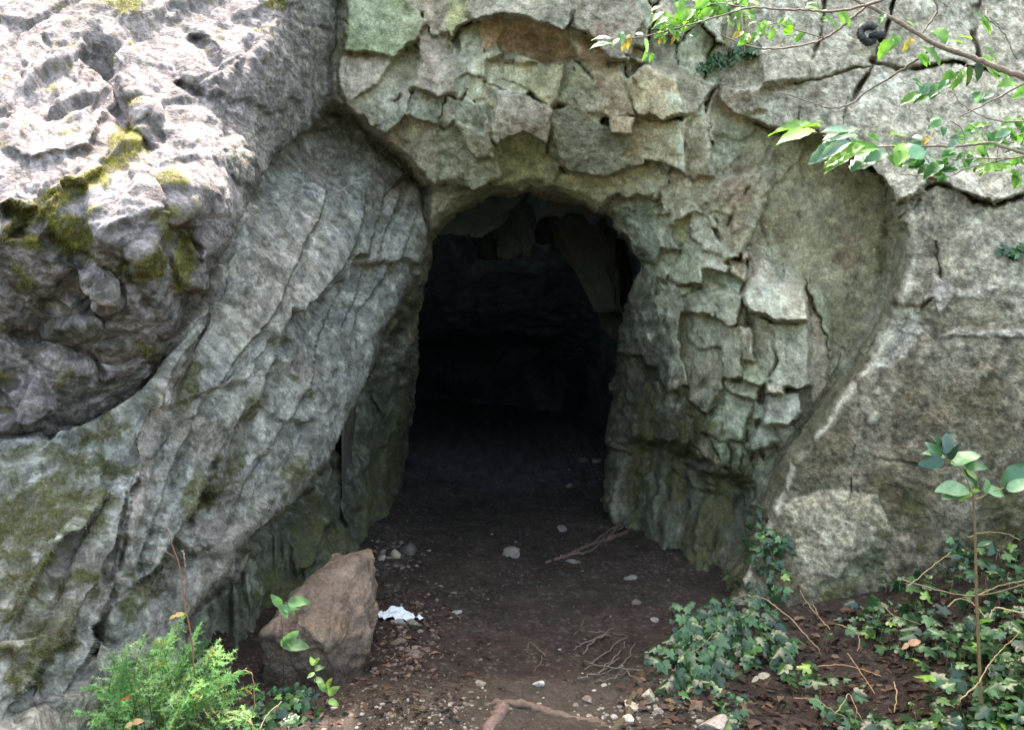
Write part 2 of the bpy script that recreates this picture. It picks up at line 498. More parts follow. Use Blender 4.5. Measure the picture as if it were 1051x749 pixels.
def courses(mask, sx, sy, ang, seed, amp):
    a, b = (U + 7 * w1x + 3 * w2x), (V + 7 * w1y + 3 * w2y)
    cc, s_ = math.cos(R(ang)), math.sin(R(ang)); a, b = a * cc + b * s_, -a * s_ + b * cc
    f1, f2, r1, r2, r3, da, db = worley(a / sx, b / sy, seed)
    z = amp * (.15 + .85 * r1 + .5 * (r2 - .5) * da + .9 * (r3 - .2) * db) - .55 * amp * np.exp(-(f2 - f1) / .04)
    pal = np.array([lin(142,148,122), lin(165,160,140), lin(118,120,104), lin(150,138,118), lin(134,140,122), lin(128,126,110)])
    k = mask * .7
    return z * mask, pal[(r2 * 5.99).astype(int)], k
z_, c_, k_ = courses(ss(-4, 8, arch_in), 24, 50, 4, 301, .17)
off0 += z_; tint = c_; tw = k_
jamb = ss(-6, 6, sdpoly(Uw, Vw, [(640,225),(700,200),(790,270),(850,300),(850,400),(800,465),(760,490),(720,470),(690,450),(660,440),(650,330),(660,280)]))
z_, c_, k_ = courses(jamb, 18, 120, -9, 311, .13)
off0 = off0 * (1 - jamb) + z_; tint = tint * (1 - jamb[..., None]) + c_ * jamb[..., None]; tw = np.maximum(tw * (1 - jamb), k_)
# blocks over the mouth, traced (x3 enlargement): height, tilt across, tilt down (top nearer is negative)
for pts, h, tx, ty, col in [
  ([(30,-60),(195,-60),(195,0),(265,70),(240,120),(165,190),(100,170),(15,160),(22,60)], .05,.03,.04, lin(120,132,98)),
  ([(10,165),(110,175),(160,195),(110,270),(30,320),(0,300),(-5,200)], .04,.02,.05, PINK),
  ([(165,192),(240,150),(245,200),(215,262),(115,345),(105,398),(70,412),(15,390),(-5,320),(30,322),(112,272)], .02,-.03,.04, lin(138,136,120)),
  ([(112,345),(210,300),(212,360),(148,415),(118,402)], .06,.02,.03, lin(128,134,118)),
  ([(216,308),(300,308),(300,392),(240,382),(212,352)], .05,-.02,.03, lin(120,124,110)),
  ([(245,120),(335,100),(360,180),(356,282),(300,304),(216,270),(245,200)], .05,-.05,.03, lin(140,128,116)),
  ([(135,430),(200,365),(240,385),(290,398),(302,460),(292,562),(215,580),(200,545),(140,505)], .03,.03,.06, lin(136,132,112)),
  ([(300,425),(348,370),(400,432),(470,420),(492,540),(405,582),(380,556),(300,552)], .06,.02,.05, lin(140,144,126)),
  ([(350,362),(440,402),(466,345),(472,482),(420,484),(368,422)], .10,.02,.02, PALE),
  ([(355,300),(470,330),(466,345),(440,400),(352,360)], .05,.02,.02, lin(130,136,118)),
  ([(330,0),(400,10),(380,60),(345,110),(322,80)], .06,.02,.0, lin(140,146,92)),
  ([(240,-60),(340,-60),(330,40),(300,110),(262,80),(245,0)], .03,.0,.0, lin(128,112,92)),
  ([(360,85),(420,75),(422,150),(396,165),(384,222),(362,225)], .02,.02,.03, lin(136,140,116)),
  ([(420,72),(512,48),(482,150),(425,152)], .03,.02,.02, OCHRE),
  ([(512,48),(570,55),(690,90),(738,182),(700,202),(620,202),(560,170),(500,178),(484,150)], .02,.0,-.06, BROWN),
  ([(398,165),(470,152),(446,232),(400,222)], .04,.01,.02, lin(150,150,122)),
  ([(384,222),(440,236),(440,306),(384,302)], .03,.01,.01, lin(150,152,122)),
  ([(452,182),(500,180),(500,242),(580,286),(560,308),(490,272),(448,242)], .04,.02,.04, lin(146,146,122)),
  ([(506,200),(690,202),(662,322),(635,332),(580,284),(500,240)], .07,.03,.05, lin(150,146,112)),
  ([(448,245),(490,275),(480,400),(445,320)], .03,.0,.0, lin(140,142,120)),
  ([(488,280),(580,304),(650,340),(626,446),(560,416),(480,432),(470,400)], .13,.02,.05, PINK),
  ([(500,430),(560,418),(622,446),(632,500),(622,582),(520,587),(500,572)], .02,.01,.03, lin(138,144,104)),
  ([(624,470),(670,500),(680,572),(624,582)], .05,.02,.04, lin(150,152,120)),
  ([(650,345),(720,330),(820,390),(890,415),(870,490),(900,542),(800,547),(720,532),(690,522),(640,440)], .09,.0,.05, LICH),
  ([(660,320),(735,212),(790,270),(780,352),(710,330)], .06,.02,.02, lin(146,146,124)),
  ([(775,232),(850,195),(890,300),(905,347),(830,366),(788,342)], .08,.0,.03, lin(150,134,112)),
  ([(824,366),(906,352),(890,408),(830,412)], .12,.0,.02, lin(176,150,118)),
  ([(865,242),(930,200),(1030,250),(1060,350),(1000,372),(910,342)], .12,.05,.03, lin(178,160,126)),
  ([(908,346),(1000,376),(1060,366),(1085,440),(1060,545),(960,502),(870,482)], .08,.02,.03, WARM),
  ([(728,105),(760,110),(830,190),(790,232),(735,182)], .06,.0,.02, BROWN),
  ([(370,-60),(700,-60),(720,20),(690,88),(560,58),(500,46),(400,68),(372,30)], .16,.0,.03, lin(118,116,104)),
  ([(700,-60),(900,-60),(930,60),(880,180),(830,190),(760,100),(700,90),(720,20)], .12,.03,.04, lin(122,114,100)),
  ([(880,170),(1000,190),(1150,260),(1090,360),(1060,345),(1030,248),(930,198)], .06,.02,.02, lin(130,122,104)),
  ([(680,530),(800,550),(960,502),(1010,560),(960,612),(830,602),(790,652),(700,612),(640,582)], .05,.0,.05, lin(160,158,128)),
  ([(838,622),(950,602),(978,700),(1040,760),(900,745),(835,672)], .05,.03,.05, lin(136,142,124)),
  ([(975,580),(1080,560),(1160,700),(1040,700),(985,680)], .06,.0,.02, lin(160,156,132)),
  ([(1060,380),(1130,350),(1150,560),(1070,555)], .05,.02,.02, lin(150,140,118)),
]: block(off0, t2(pts), 1.5 * h, 1.2 * tx, 1.2 * ty, col, 3.0)

t1 = lambda pts: T(620, 180, 5.76, pts)     # right shoulder of the arch
for pts, h, tx, ty, col in [
  ([(490,140),(560,10),(1000,-20),(960,150),(880,380),(800,470),(700,400),(660,260),(560,200)], .06,.0,.05, lin(132,124,100)),
  ([(500,230),(570,220),(690,390),(800,470),(690,520),(580,440),(500,350)], .08,.02,.05, lin(150,148,126)),
  ([(590,445),(700,470),(740,530),(720,580),(600,540),(575,500)], .10,.02,.05, PALE),
  ([(750,490),(830,520),(850,600),(820,640),(735,590)], .09,.0,.04, WARM),
  ([(690,575),(770,600),(820,650),(790,710),(670,640)], .07,.0,.04, lin(140,150,132)),
  ([(830,440),(890,430),(880,480),(820,520)], .1,.0,.02, PALE),
  ([(860,520),(960,500),(1060,640),(1050,760),(830,760),(830,640)], .10,.04,.04, PALE),
  ([(620,600),(680,640),(800,720),(780,800),(600,770),(590,690)], .05,.0,.03, lin(148,148,122)),
  ([(460,400),(570,400),(600,530),(570,640),(400,640),(400,590)], .07,.05,.05, lin(142,148,118)),
  ([(300,470),(440,430),(400,600),(380,640),(320,600)], .04,.02,.05, lin(140,148,122)),
  ([(310,230),(370,230),(410,420),(370,440),(320,380)], .05,.03,.04, lin(146,150,130)),
  ([(60,170),(200,110),(310,230),(320,430),(300,500),(230,430),(120,310),(60,270)], .02,.05,.05, lin(124,134,120)),
  ([(410,260),(480,230),(490,380),(440,400),(405,340)], .02,.0,.0, lin(140,140,90)),
  ([(380,640),(520,660),(500,700),(440,740),(400,700)], .05,.0,.03, lin(148,152,128)),
  ([(240,500),(310,520),(330,640),(290,720),(240,710)], .02,.04,.03, lin(124,130,116)),
]: block(off0, t1(pts), 1.4 * h, 1.2 * tx, 1.2 * ty, col, 3.0)

t4 = lambda pts: T(620, 300, 5.0, pts)      # hanging plates on the right side of the mouth
for pts, h, tx, ty, col in [
  ([(60,170),(150,-60),(210,-60),(205,60),(190,240),(180,330),(110,320),(60,330)], -.02,.05,.03, lin(104,118,96)),
  ([(60,330),(180,330),(210,400),(180,560),(120,760),(20,760)], -.08,.06,.0, lin(70,88,76)),
  ([(245,60),(300,-40),(400,0),(420,100),(400,300),(430,480),(330,520),(270,440),(280,330),(210,200)], .05,.05,.06, lin(128,130,112)),
  ([(210,180),(275,330),(260,390),(200,380),(170,310)], .03,.03,.0, lin(112,110,100)),
  ([(200,400),(270,420),(330,520),(430,490),(440,650),(420,760),(110,760)], .0,.06,.02, lin(84,104,82)),
  ([(400,110),(455,130),(470,330),(440,420),(400,320)], -.02,.0,.0, lin(112,110,88)),
  ([(450,130),(610,150),(600,290),(490,280),(455,220)], .05,.02,.03, lin(120,122,104)),
  ([(480,285),(600,285),(600,500),(540,600),(450,560),(435,490),(480,380)], .06,.03,.06, lin(120,120,106)),
  ([(440,560),(540,600),(530,700),(500,760),(420,760)], .02,.02,.0, lin(110,112,98)),
  ([(420,40),(480,-10),(540,0),(560,80),(540,130),(430,100)], .09,.02,.06, lin(146,148,128)),
  ([(520,-10),(640,-10),(700,30),(680,150),(640,170),(550,130),(560,70)], .11,.0,.06, lin(150,146,116)),
  ([(700,20),(760,-40),(1040,-40),(1040,140),(940,140),(820,120),(720,70)], .17,.0,.07, lin(166,158,138)),
  ([(610,175),(690,160),(690,300),(690,430),(600,440),(600,250)], .10,.02,.03, lin(146,140,106)),
  ([(690,160),(765,180),(760,360),(690,360)], .13,.02,.02, lin(168,150,110)),
  ([(765,90),(850,140),(870,330),(820,430),(765,390)], .08,.02,.03, lin(140,146,118)),
  ([(850,140),(1050,150),(1050,480),(900,470),(820,440),(875,340)], .13,.02,.03, lin(150,154,138)),
  ([(690,360),(765,360),(830,440),(800,480),(690,450)], .10,.0,.05, lin(160,166,108)),
  ([(605,435),(690,450),(800,480),(770,560),(620,500)], .08,.0,.06, lin(146,146,112)),
  ([(610,500),(770,565),(740,620),(700,760),(600,760),(520,700),(560,600)], .05,.0,.04, lin(124,140,118)),
  ([(820,450),(920,460),(930,520),(820,510)], .17,.0,.02, lin(172,156,124)),
  ([(830,520),(1000,500),(1010,600),(940,680),(870,700),(790,680)], .13,.03,.05, lin(144,152,138)),
  ([(765,560),(820,570),(800,650),(760,650)], .07,.0,.02, lin(128,146,130)),
  ([(790,680),(870,705),(900,760),(760,830),(740,780)], .09,.0,.05, lin(132,150,136)),
]: block(off0, t4(pts), 1.45 * h + .02, 1.3 * tx, 1.0 * ty, col, 3.5, .5)

lowR = ss(-10, 30, sdpoly(U, V, [(625,430),(690,420),(760,455),(790,500),(760,640),(620,640)])); lowL = ss(-10, 25, sdpoly(U, V, [(300,480),(350,410),(430,330),(425,560),(360,640),(230,700),(200,640)]))
flG = np.stack([(U + .16 * (V - 500)) / 34, V / 210, 0 * U], -1); flH = np.stack([(U - .10 * (V - 500)) / 26, V / 190, 0 * U], -1)
off0 -= .17 * lowR * ss(436, 456, V - .35 * (U - 640) + 9 * w1x + 5 * w2x)
off0 += lowR * .20 * fbm(flG, 1.0, 3, .5, seed=501.) + lowL * .15 * fbm(flH, 1.0, 3, .5, seed=511.)
# left of the mouth: tall plates of the inner wall
for pts, h, tx, ty, col in [
  ([(388,318),(418,315),(419,352),(408,395),(392,425),(378,400),(378,360)], .05,.03,.05, lin(108,116,102)),
  ([(352,425),(378,392),(388,430),(384,470),(372,500),(357,540),(345,520),(345,460)], .07,.03,.03, lin(112,116,106)),
  ([(310,480),(345,455),(344,520),(330,575),(300,590),(290,540)], .03,.0,.05, lin(98,102,92)),
  ([(392,425),(412,395),(415,440),(404,520),(372,560),(384,480)], -.05,.02,.0, lin(70,82,74)),
]: block(off0, pts, h, tx, ty, col, 5)

# slab of the left wall: leaves of rock split along the dip, each overlapping the next one down
for line, h, w in [
  ([(345,165),(318,230),(300,262),(268,330),(232,372),(205,420),(180,470),(163,520),(140,580),(120,640)], .09, 26),
  ([(372,190),(368,225),(340,275),(318,300),(296,345),(287,373),(267,413),(240,447),(217,477),(200,520),(177,562),(157,588),(115,612)], .22, 36),
  ([(395,185),(385,225),(368,262),(352,300),(330,350),(320,390),(295,430),(272,470),(250,505),(240,540)], .10, 22),
  ([(428,215),(410,255),(398,285),(372,318),(362,345)], .08, 18),
  ([(412,190),(392,240),(382,262),(366,310),(352,340)], .07, 14),
  ([(207,270),(202,337),(180,367),(160,410),(143,457),(137,500),(126,560),(118,600),(96,650),(60,720)], .18, 24),
  ([(60,450),(110,470),(104,510),(66,560),(40,610),(20,660)], .12, 28),
  ([(130,500),(118,560),(86,612),(70,650),(34,690),(0,740)], .14, 30)]:
    d, sgn, pos = sdline(Us, Vs, line)
    fade = ss(0, .08, pos) * ss(1, .9, pos) * np.clip(.8 + .9 * w1x, .35, 1.15)
    below = ((U - np.interp(V, [p[1] for p in line], [p[0] for p in line])) > 0)
    h *= .75
    offB += np.where(below, -h * np.exp(-(d / w) ** 1.2), 0.28 * h * np.exp(-d / (w * .7))) * fade
# the nose of light rock that catches the sun low on the left
d, sgn, pos = sdline(Us, Vs, [(180,368),(163,412),(148,450),(140,490),(133,545),(126,590)])
offB += 0.05 * np.exp(-(d / 7) ** 2)

# clefts in the big boss of rock, upper left
for line, h, w in [
  ([(92,30),(112,90),(130,130),(160,165)], -.16, 9), ([(195,28),(214,55),(224,72)], -.10, 6), ([(180,82),(212,104)], -.09, 5),
  ([(160,165),(168,230),(196,290)], -.05, 10), ([(40,240),(95,262),(130,300)], -.07, 9), ([(0,215),(25,225),(20,245)], -.10, 8),
  ([(60,285),(88,312),(120,330)], -.06, 8), ([(0,340),(60,350),(120,372),(160,355)], -.07, 10), ([(75,250),(75,300),(40,330)], -.05, 8),
  ([(20,60),(26,110),(22,150)], -.05, 4), ([(150,125),(172,150)], -.06, 6), ([(262,30),(240,90),(228,160)], -.04, 6)]:
    d, sgn, pos = sdline(Us, Vs, line)
    offA += h * np.exp(-(d / w) ** 1.6) * (ss(0, .15, pos) * ss(1, .85, pos) * .8 + .2)
for pts, h, tx, ty in [
  ([(85,190),(150,180),(165,235),(150,275),(120,262),(100,240)], .10,.03,.03), ([(0,20),(85,30),(118,110),(95,150),(30,160),(0,150)], .03,.03,.04),
  ([(160,190),(215,172),(228,205),(222,222),(175,225)], .08,-.02,.05), ([(190,225),(236,212),(222,258),(200,268)], .08,-.02,.04), ([(60,150),(120,150),(85,190),(60,190)], .05,.0,.05),
  ([(165,235),(205,262),(208,300),(188,298),(170,262)], .07,.02,.04), ([(70,268),(118,285),(112,312),(80,300)], .07,.02,.02), ([(0,400),(40,385),(60,420),(40,440),(0,448)], .08,.0,.04),
  ([(100,350),(170,330),(168,362),(110,392)], .05,.0,.05), ([(224,150),(262,130),(285,120),(250,185),(232,190)], .05,.0,.03)]:
    p = np.array(pts); sd = sdpoly(Uw, Vw, pts); c = p.mean(0); hw = (p.max(0) - p.min(0)) / 2
    offA += ss(-3, 7, sd) * (h + tx * (U - c[0]) / hw[0] + ty * (V - c[1]) / hw[1])

# the right slab: joints, breaks and the scar left by a fallen flake
for line, h, w in [
  ([(922,-20),(912,22),(903,45),(897,60),(890,75),(876,100)], -.16, 2.6), ([(893,63),(920,68),(950,70),(978,66),(1000,70),(1025,76)], -.13, 2.4), ([(893,66),(870,72),(850,80),(815,84)], -.09, 1.8),
  ([(848,-10),(842,35),(833,62)], -.10, 2.2), ([(884,166),(905,183),(917,202)], -.16, 3.4), ([(919,212),(935,200),(960,190),(980,193),(1000,207),(1020,213),(1051,202),(1100,190)], -.11, 2.6),
  ([(1000,207),(1008,186)], -.06, 1.6), ([(840,133),(795,129),(775,126)], -.12, 2.4), ([(822,112),(818,124)], -.08, 3), ([(925,225),(945,205)], -.05, 2), ([(870,100),(862,150)], -.03, 1.5),
  ([(883,375),(880,440),(872,520)], -.025, 1.4), ([(1008,-20),(1000,40),(1005,60)], -.10, 4), ([(900,470),(960,480),(1000,472)], -.03, 2), ([(960,250),(965,300),(945,320)], -.04, 2),
  ([(790,150),(770,190),(745,230)], -.05, 2.5), ([(802,160),(780,220),(790,260)], -.03, 2)]:
    d, sgn, pos = sdline(Us, Vs, line)
    wv = .55 + .6 * np.clip(.5 + 1.2 * w2x, 0, 1.4)
    k = h * np.exp(-(d / (w * .75 * wv)) ** 2) * np.clip(.35 + 1.3 * np.abs(w1y + .3), .25, 1.1)
    offD += k; off0 += np.where(V < 260, k * (U > 740), 0)
block(offD, T(700,250,3,[(650,190),(740,200),(752,270),(700,352),(640,396),(560,372),(600,290)]), -.06, .05, -.02, lin(196,192,182), 5, .85)
block(offD, T(700,250,3,[(770,112),(870,150),(1000,126),(930,172),(840,160),(800,225),(780,180),(745,185)]), .012, .0, .0, lin(205,194,188), 4, .85)
block(offD, T(700,250,3,[(800,290),(860,247),(930,268),(1060,262),(1060,288),(930,284),(860,275)]), .012, .0, .0, lin(204,192,186), 3, .85)
block(offD, T(700,250,3,[(555,510),(610,508),(600,560),(570,545)]), .01, .0, .0, lin(170,164,150), 3, .7)
block(offD, T(700,0,3,[(640,545),(760,530),(750,595),(660,635),(640,590)]), .06, .02, .03, lin(176,170,156), 4)
block(offD, T(700,0,3,[(760,545),(1060,505),(1060,600),(960,640),(880,600),(800,560)]), .05, .0, .04, lin(168,162,148), 4)
block(offD, T(700,0,3,[(110,270),(240,260),(250,330),(160,380),(90,300)]), .05, .0, -.04, lin(164,150,134), 5)
block(offD, T(700,0,3,[(240,150),(400,180),(390,240),(240,265)]), .06, .0, .04, lin(140,134,120), 5)
block(offD, T(700,500,3,[(270,60),(420,0),(600,20),(640,130),(480,280),(400,270),(340,210),(330,120)]), .03, .0, .0, lin(172,162,138), 22)
block(offD, T(700,500,3,[(410,280),(480,285),(580,180),(640,190),(600,330),(440,420),(400,380)]), -.01, .0, .0, lin(86,88,62), 14)
block(offD, T(700,500,3,[(640,130),(790,150),(830,260),(760,290),(650,260)]), .02, .0, .0, lin(112,100,86), 16)

# --- put the masses together
wA = mA; wB = mB * (1 - wA); wD = mD * (1 - ss(-3, 3, 0 * U))
Y = D0 - off0
Y = Y * (1 - mB) + (DB - offB) * mB
Y = Y * (1 - mA) + (DA - offA) * mA
wD = mD
Y = Y * (1 - wD) + (DD - offD) * wD
wB = mB * (1 - mA) * (1 - mD); wA = mA * (1 - mD); wC = np.clip(1 - wA - wB - wD, 0, 1)

# --- the mouth: rims turn inwards and the sheet stops
MOUTH = [(436,250),(449,232),(466,217),(490,204),(518,196),(548,192),(575,201),(606,212),(630,224),(650,247),(660,268),(652,296),(644,325),(637,360),(632,400),(628,440),(623,480),(622,520),(640,548),
         (655,575),(660,620),(660,860),(400,860),(392,600),(372,566),(385,545),(402,515),(410,470),(416,420),(420,370),(421,320),(430,290),(436,262)]
sM = sdpoly(Us, Vs, MOUTH)
Y = Y + 0.9 * ss(-2, 14, sM) ** 1.2 + 0.10 * ss(-14, 0, sM) ** 2
keep_v = sM < 10 - 6 * ss(560, 640, U)
keep = keep_v[:-1, :-1] & keep_v[1:, :-1] & keep_v[1:, 1:] & keep_v[:-1, 1:]

# --- broken rock at every scale (worked out in metres on the face, moved along the face's own direction)
a0, b0 = (U - 525) * Y / F, (V - 330) * Y / F
P0 = p2w(U, V, Y)
wob = fbm(P0, 2.2, 3, seed=3.3)
wob2 = fbm(P0, 2.2, 3, seed=63.3)
aw, bw = a0 + 0.10 * wob, b0 + 0.10 * wob2
def rot(a, b, deg):
    c, s_ = math.cos(R(deg)), math.sin(R(deg)); return a * c + b * s_, -a * s_ + b * c
rA = rot(aw, bw, 118)     # along the dip on the left (down-left on the picture)
rC = rot(aw, bw, 96)
fA1, eA1, qA1 = facets(rA[0] * 2.6, rA[1] * 5.5, 11, .8, 1.4)
fA2, eA2, qA2 = facets(rA[0] * 8, rA[1] * 17, 23, .8, 1.4)
fA3, eA3, qA3 = facets(rA[0] * 24, rA[1] * 44, 29, .8, 1.5)
fC1, eC1, qC1 = facets(rC[0] * 4.2, rC[1] * 6.5, 31, .9, 1.3)
fC2, eC2, qC2 = facets(rC[0] * 12, rC[1] * 19, 37, .9, 1.3)
fG3, eG3, qG3 = facets(aw * 34, bw * 34, 43, .8, 1.5)
n_lo, n_mid, n_hi = fbm(P0, 3.0, 4, seed=8.0), fbm(P0, 14, 4, 0.55, seed=21.0), fbm(P0, 55, 3, 0.55, seed=33.0)
rg = ridged(P0 * np.array([1, 1, .8]), 7, 3, seed=4.4)
mid_patch = ss(-.1, .5, fbm(P0, 1.7, 2, seed=90.))
lowc_ = fbm(P0, 1.6, 3, seed=70.)
in_blocks = np.maximum(ss(-4, 8, arch_in), jamb) * 0.8
gB = np.stack([rA[0] * .9, rA[1] * 4.2, 0 * U], -1)
an_lo, an_hi = fbm(gB, 1.6, 4, .55, seed=201.), fbm(gB, 9, 4, .6, seed=211.)
an_r = ridged(gB + .15 * wob2[..., None], 2.1, 4, seed=221.)
rS = rot(aw, bw, 28)
gA = np.stack([rS[0] * .8, rS[1] * 3.2, 0 * U], -1)
as_lo, as_hi = fbm(gA, 2.2, 4, .55, seed=231.), fbm(gA, 11, 4, .6, seed=241.)
fB0, eB0, qB0 = facets(rA[0] * 1.15, rA[1] * 3.0, 13, .8, 1.3)
fA0, eA0, qA0 = facets(rA[0] * 1.7 + .2 * wob, rA[1] * 2.8, 17, .8, 1.4)
disp = wA * (.085 * fA0 + .034 * fA1 + .017 * fA2 * (.15 + mid_patch) + .008 * fA3 * mid_patch + .006 * fG3 * mid_patch + .012 * n_lo + .008 * n_mid + .005 * n_hi + .003 * as_hi)
disp -= wA * (.030 * np.exp(-(eA0 / .03) ** 2) * (.2 + mid_patch) + .012 * np.exp(-(eA1 / .03) ** 2) * mid_patch)
disp += wB * (.085 * fB0 + .008 * fA1 + .005 * fA2 * mid_patch + .003 * fA3 * mid_patch + .014 * n_lo + .006 * n_mid + .003 * n_hi + .002 * an_lo + .001 * an_hi)
disp -= wB * (.016 * np.exp(-(eB0 / .03) ** 2) * mid_patch)
disp += wC * ((.035 * fC1 + .018 * fC2) * (1 - in_blocks) + in_blocks * (.010 * fC2) + .004 * fG3 * (.2 + mid_patch) + .014 * n_lo + .007 * n_mid + .003 * n_hi)
disp += wD * (.014 * fC1 + .008 * fC2 * mid_patch + .003 * fG3 * mid_patch + .026 * n_lo + .007 * n_mid + .003 * n_hi + .004 * rg)
disp -= wC * (.010 * np.exp(-(eC1 / .025) ** 2) + .006 * np.exp(-(eC2 / .03) ** 2) * mid_patch) * (1 - .5 * in_blocks)
disp -= wD * .012 * np.exp(-(eC1 / .02) ** 2) * mid_patch * ss(.1, .4, lowc_)
# smoother behind the recess at the right
rec = ss(-20, 25, sdpoly(U, V, [(790,150),(880,160),(915,205),(915,270),(890,330),(850,385),(800,300),(780,220)])) * (1 - wD)
disp *= (1 - .6 * rec)

# moss: soft cushions with their own thickness
def blobs(lst, thr=0.0, sc=1.0):
    m = np.zeros(U.shape)
    for x, y, rx, ry, an in lst:
        c, s_ = math.cos(R(an)), math.sin(R(an))
        dx, dy = (U - x) * c + (V - y) * s_, -(U - x) * s_ + (V - y) * c
        m = np.maximum(m, 1.25 - np.sqrt((dx / rx) ** 2 + (dy / ry) ** 2))
    return m
mn = fbm(P0, 11, 5, 0.62, seed=50.)
mossA = ss(-.10, .42, blobs([(40,215,44,24,-15),(85,190,50,16,-25),(130,150,26,26,30),(168,225,12,40,15),(185,268,13,42,12),(152,262,14,20,0),(120,2,42,13,20),(290,4,18,8,0),(25,245,26,10,0),(70,240,40,26,20)]) + .55 * mn - .28)
mossB = ss(-.14, .46, blobs([(50,520,85,60,-30),(30,600,60,60,-40),(55,650,40,34,-50),(192,395,13,27,10),(228,492,14,44,38),(210,500,18,40,40),(150,600,22,24,0),(290,560,34,60,15),(262,600,30,60,20),
   (325,525,22,70,8),(345,560,20,40,0),(110,440,60,18,-30),(262,415,10,22,35),(300,490,12,26,35),(20,680,30,40,-30),(205,660,40,40,0),(240,640,40,40,0),(130,630,16,18,0),(285,640,30,30,0),(90,480,40,30,0)]) + .6 * mn - .34)
mossC = ss(.15, .55, blobs([(318,545,32,70,12),(285,605,44,50,20),(345,560,30,40,0),(380,520,20,60,5),(655,500,20,60,0),(735,525,34,80,12),(700,470,26,90,10),(760,480,22,50,20),(660,470,20,100,5),(745,600,20,40,10),(720,570,34,40,0),(400,480,22,90,8),(395,540,26,30,0),(462,48,6,14,0),(905,255,10,50,8),(720,440,30,30,0)]) + .5 * mn - .32)
mossD = ss(.2, .6, blobs([(860,610,38,26,-30),(800,560,26,60,15),(760,600,20,50,15),(1000,560,80,40,0),(930,520,50,40,0),(1030,520,50,60,0)]) + .6 * mn - .42)
thin = .62 + .38 * ss(-.25, .25, fbm(P0, 26, 4, .65, seed=521.))
mossB = mossB * thin; mossC = mossC * thin
moss = wA * mossA * (.35 + .65 * thin) + wB * mossB * .9 + wC * mossC * .8 + wD * mossD * .6
disp += moss * (.008 + .012 * np.abs(fbm(P0, 70, 3, seed=12.)))

Z_ = np.pad(disp, 1, mode='edge'); Z_ = (Z_[:-2] + 2 * Z_[1:-1] + Z_[2:]) / 4; disp = (Z_[:, :-2] + 2 * Z_[:, 1:-1] + Z_[:, 2:]) / 4
# direction of the face, from a smoothed copy of it
def blur(Z, n):
    for _ in range(n):
        Z = np.pad(Z, 1, mode='edge'); Z = (Z[:-2] + 2 * Z[1:-1] + Z[2:]) / 4; Z = (Z[:, :-2] + 2 * Z[:, 1:-1] + Z[:, 2:]) / 4
    return Z
PS = p2w(U, V, blur(Y, 40))
du = np.gradient(PS, axis=1); dv = np.gradient(PS, axis=0)
N = np.cross(dv, du); N /= np.linalg.norm(N, axis=-1, keepdims=True) + 1e-12
view = np.array([0, 0, CZ]) - PS; view /= np.linalg.norm(view, axis=-1, keepdims=True)
flip = np.sign((N * view).sum(-1))[..., None]; N *= np.where(flip == 0, 1, flip)
PC = P0 + N * (disp * ss(40, 8, np.maximum(sM + 30, 0))[..., None] if False else disp[..., None])

# --- the rock's colours
lowc = fbm(P0, 1.6, 3, seed=70.)
lowc2 = fbm(P0, 3.4, 4, seed=81.)
cA = lin(158,150,150) + (.08 * lowc2)[..., None] * np.array([1, .96, .98]) + (.05 * lowc)[..., None] * np.array([1, .8, .8])
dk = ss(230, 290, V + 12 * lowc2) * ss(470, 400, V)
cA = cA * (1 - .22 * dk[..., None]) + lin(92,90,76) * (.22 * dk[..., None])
cB = lin(138,140,134) + (.07 * lowc2)[..., None] * np.array([.95, 1, 1.05]) + (.05 * fbm(P0, 9, 3, seed=14.))[..., None]
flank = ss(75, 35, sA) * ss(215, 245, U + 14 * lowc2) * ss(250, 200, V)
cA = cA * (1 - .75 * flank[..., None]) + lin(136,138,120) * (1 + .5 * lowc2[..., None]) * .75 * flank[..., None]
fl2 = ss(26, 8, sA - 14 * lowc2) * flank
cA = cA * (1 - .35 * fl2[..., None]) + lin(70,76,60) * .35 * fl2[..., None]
bl = ss(0, .5, fbm(P0, 5, 3, seed=93.)); cB = cB * (1 - .35 * bl[..., None]) + lin(122,126,138) * (.35 * bl[..., None])
br = ss(.1, .6, fbm(P0, 2.6, 4, seed=99.)); cB = cB * (1 - .4 * br[..., None]) + lin(124,112,100) * (.4 * br[..., None])
wh = ss(.3, .6, fbm(P0, 7, 4, seed=107.)); cB = cB * (1 - .5 * wh[..., None]) + lin(188,188,184) * (.5 * wh[..., None])
cC = lin(130,132,112) + (.06 * lowc2)[..., None] * np.array([1, 1, .85]) + ((qC2 - .5) * .04)[..., None]
st = ss(.15, .55, fbm(P0, 3.2, 4, seed=120.)); cC = cC * (1 - .4 * st[..., None]) + lin(140,118,90) * (.4 * st[..., None])
cC = cC * (1 - rec[..., None] * .8) + (lin(134,128,98) + (.05 * lowc2)[..., None]) * rec[..., None] * .8
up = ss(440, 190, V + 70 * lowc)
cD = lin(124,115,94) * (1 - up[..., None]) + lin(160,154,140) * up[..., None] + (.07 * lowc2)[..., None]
pale = ss(.2, .6, fbm(P0, 6, 5, .6, seed=131.)); cD = cD * (1 - .5 * pale[..., None]) + lin(176,166,146) * (.5 * pale[..., None])
ol = ss(.05, .5, fbm(P0, 2.2, 4, seed=140.)) * ss(250, 420, V); cD = cD * (1 - .45 * ol[..., None]) + lin(98,94,62) * (.45 * ol[..., None])
sk = fbm(gB, 13, 4, .62, seed=531.); sk1 = ss(.05, .3, sk)[..., None]; sk2 = ss(.08, .32, -sk)[..., None]
cB = cB * (1 - .16 * sk1) + lin(178,178,178) * .16 * sk1; cB = cB * (1 - .2 * sk2) + lin(92,96,102) * .2 * sk2
sA_ = fbm(gA, 9, 5, .65, seed=541.); g1 = ss(.02, .3, sA_)[..., None]; g2 = ss(.05, .3, -sA_)[..., None]
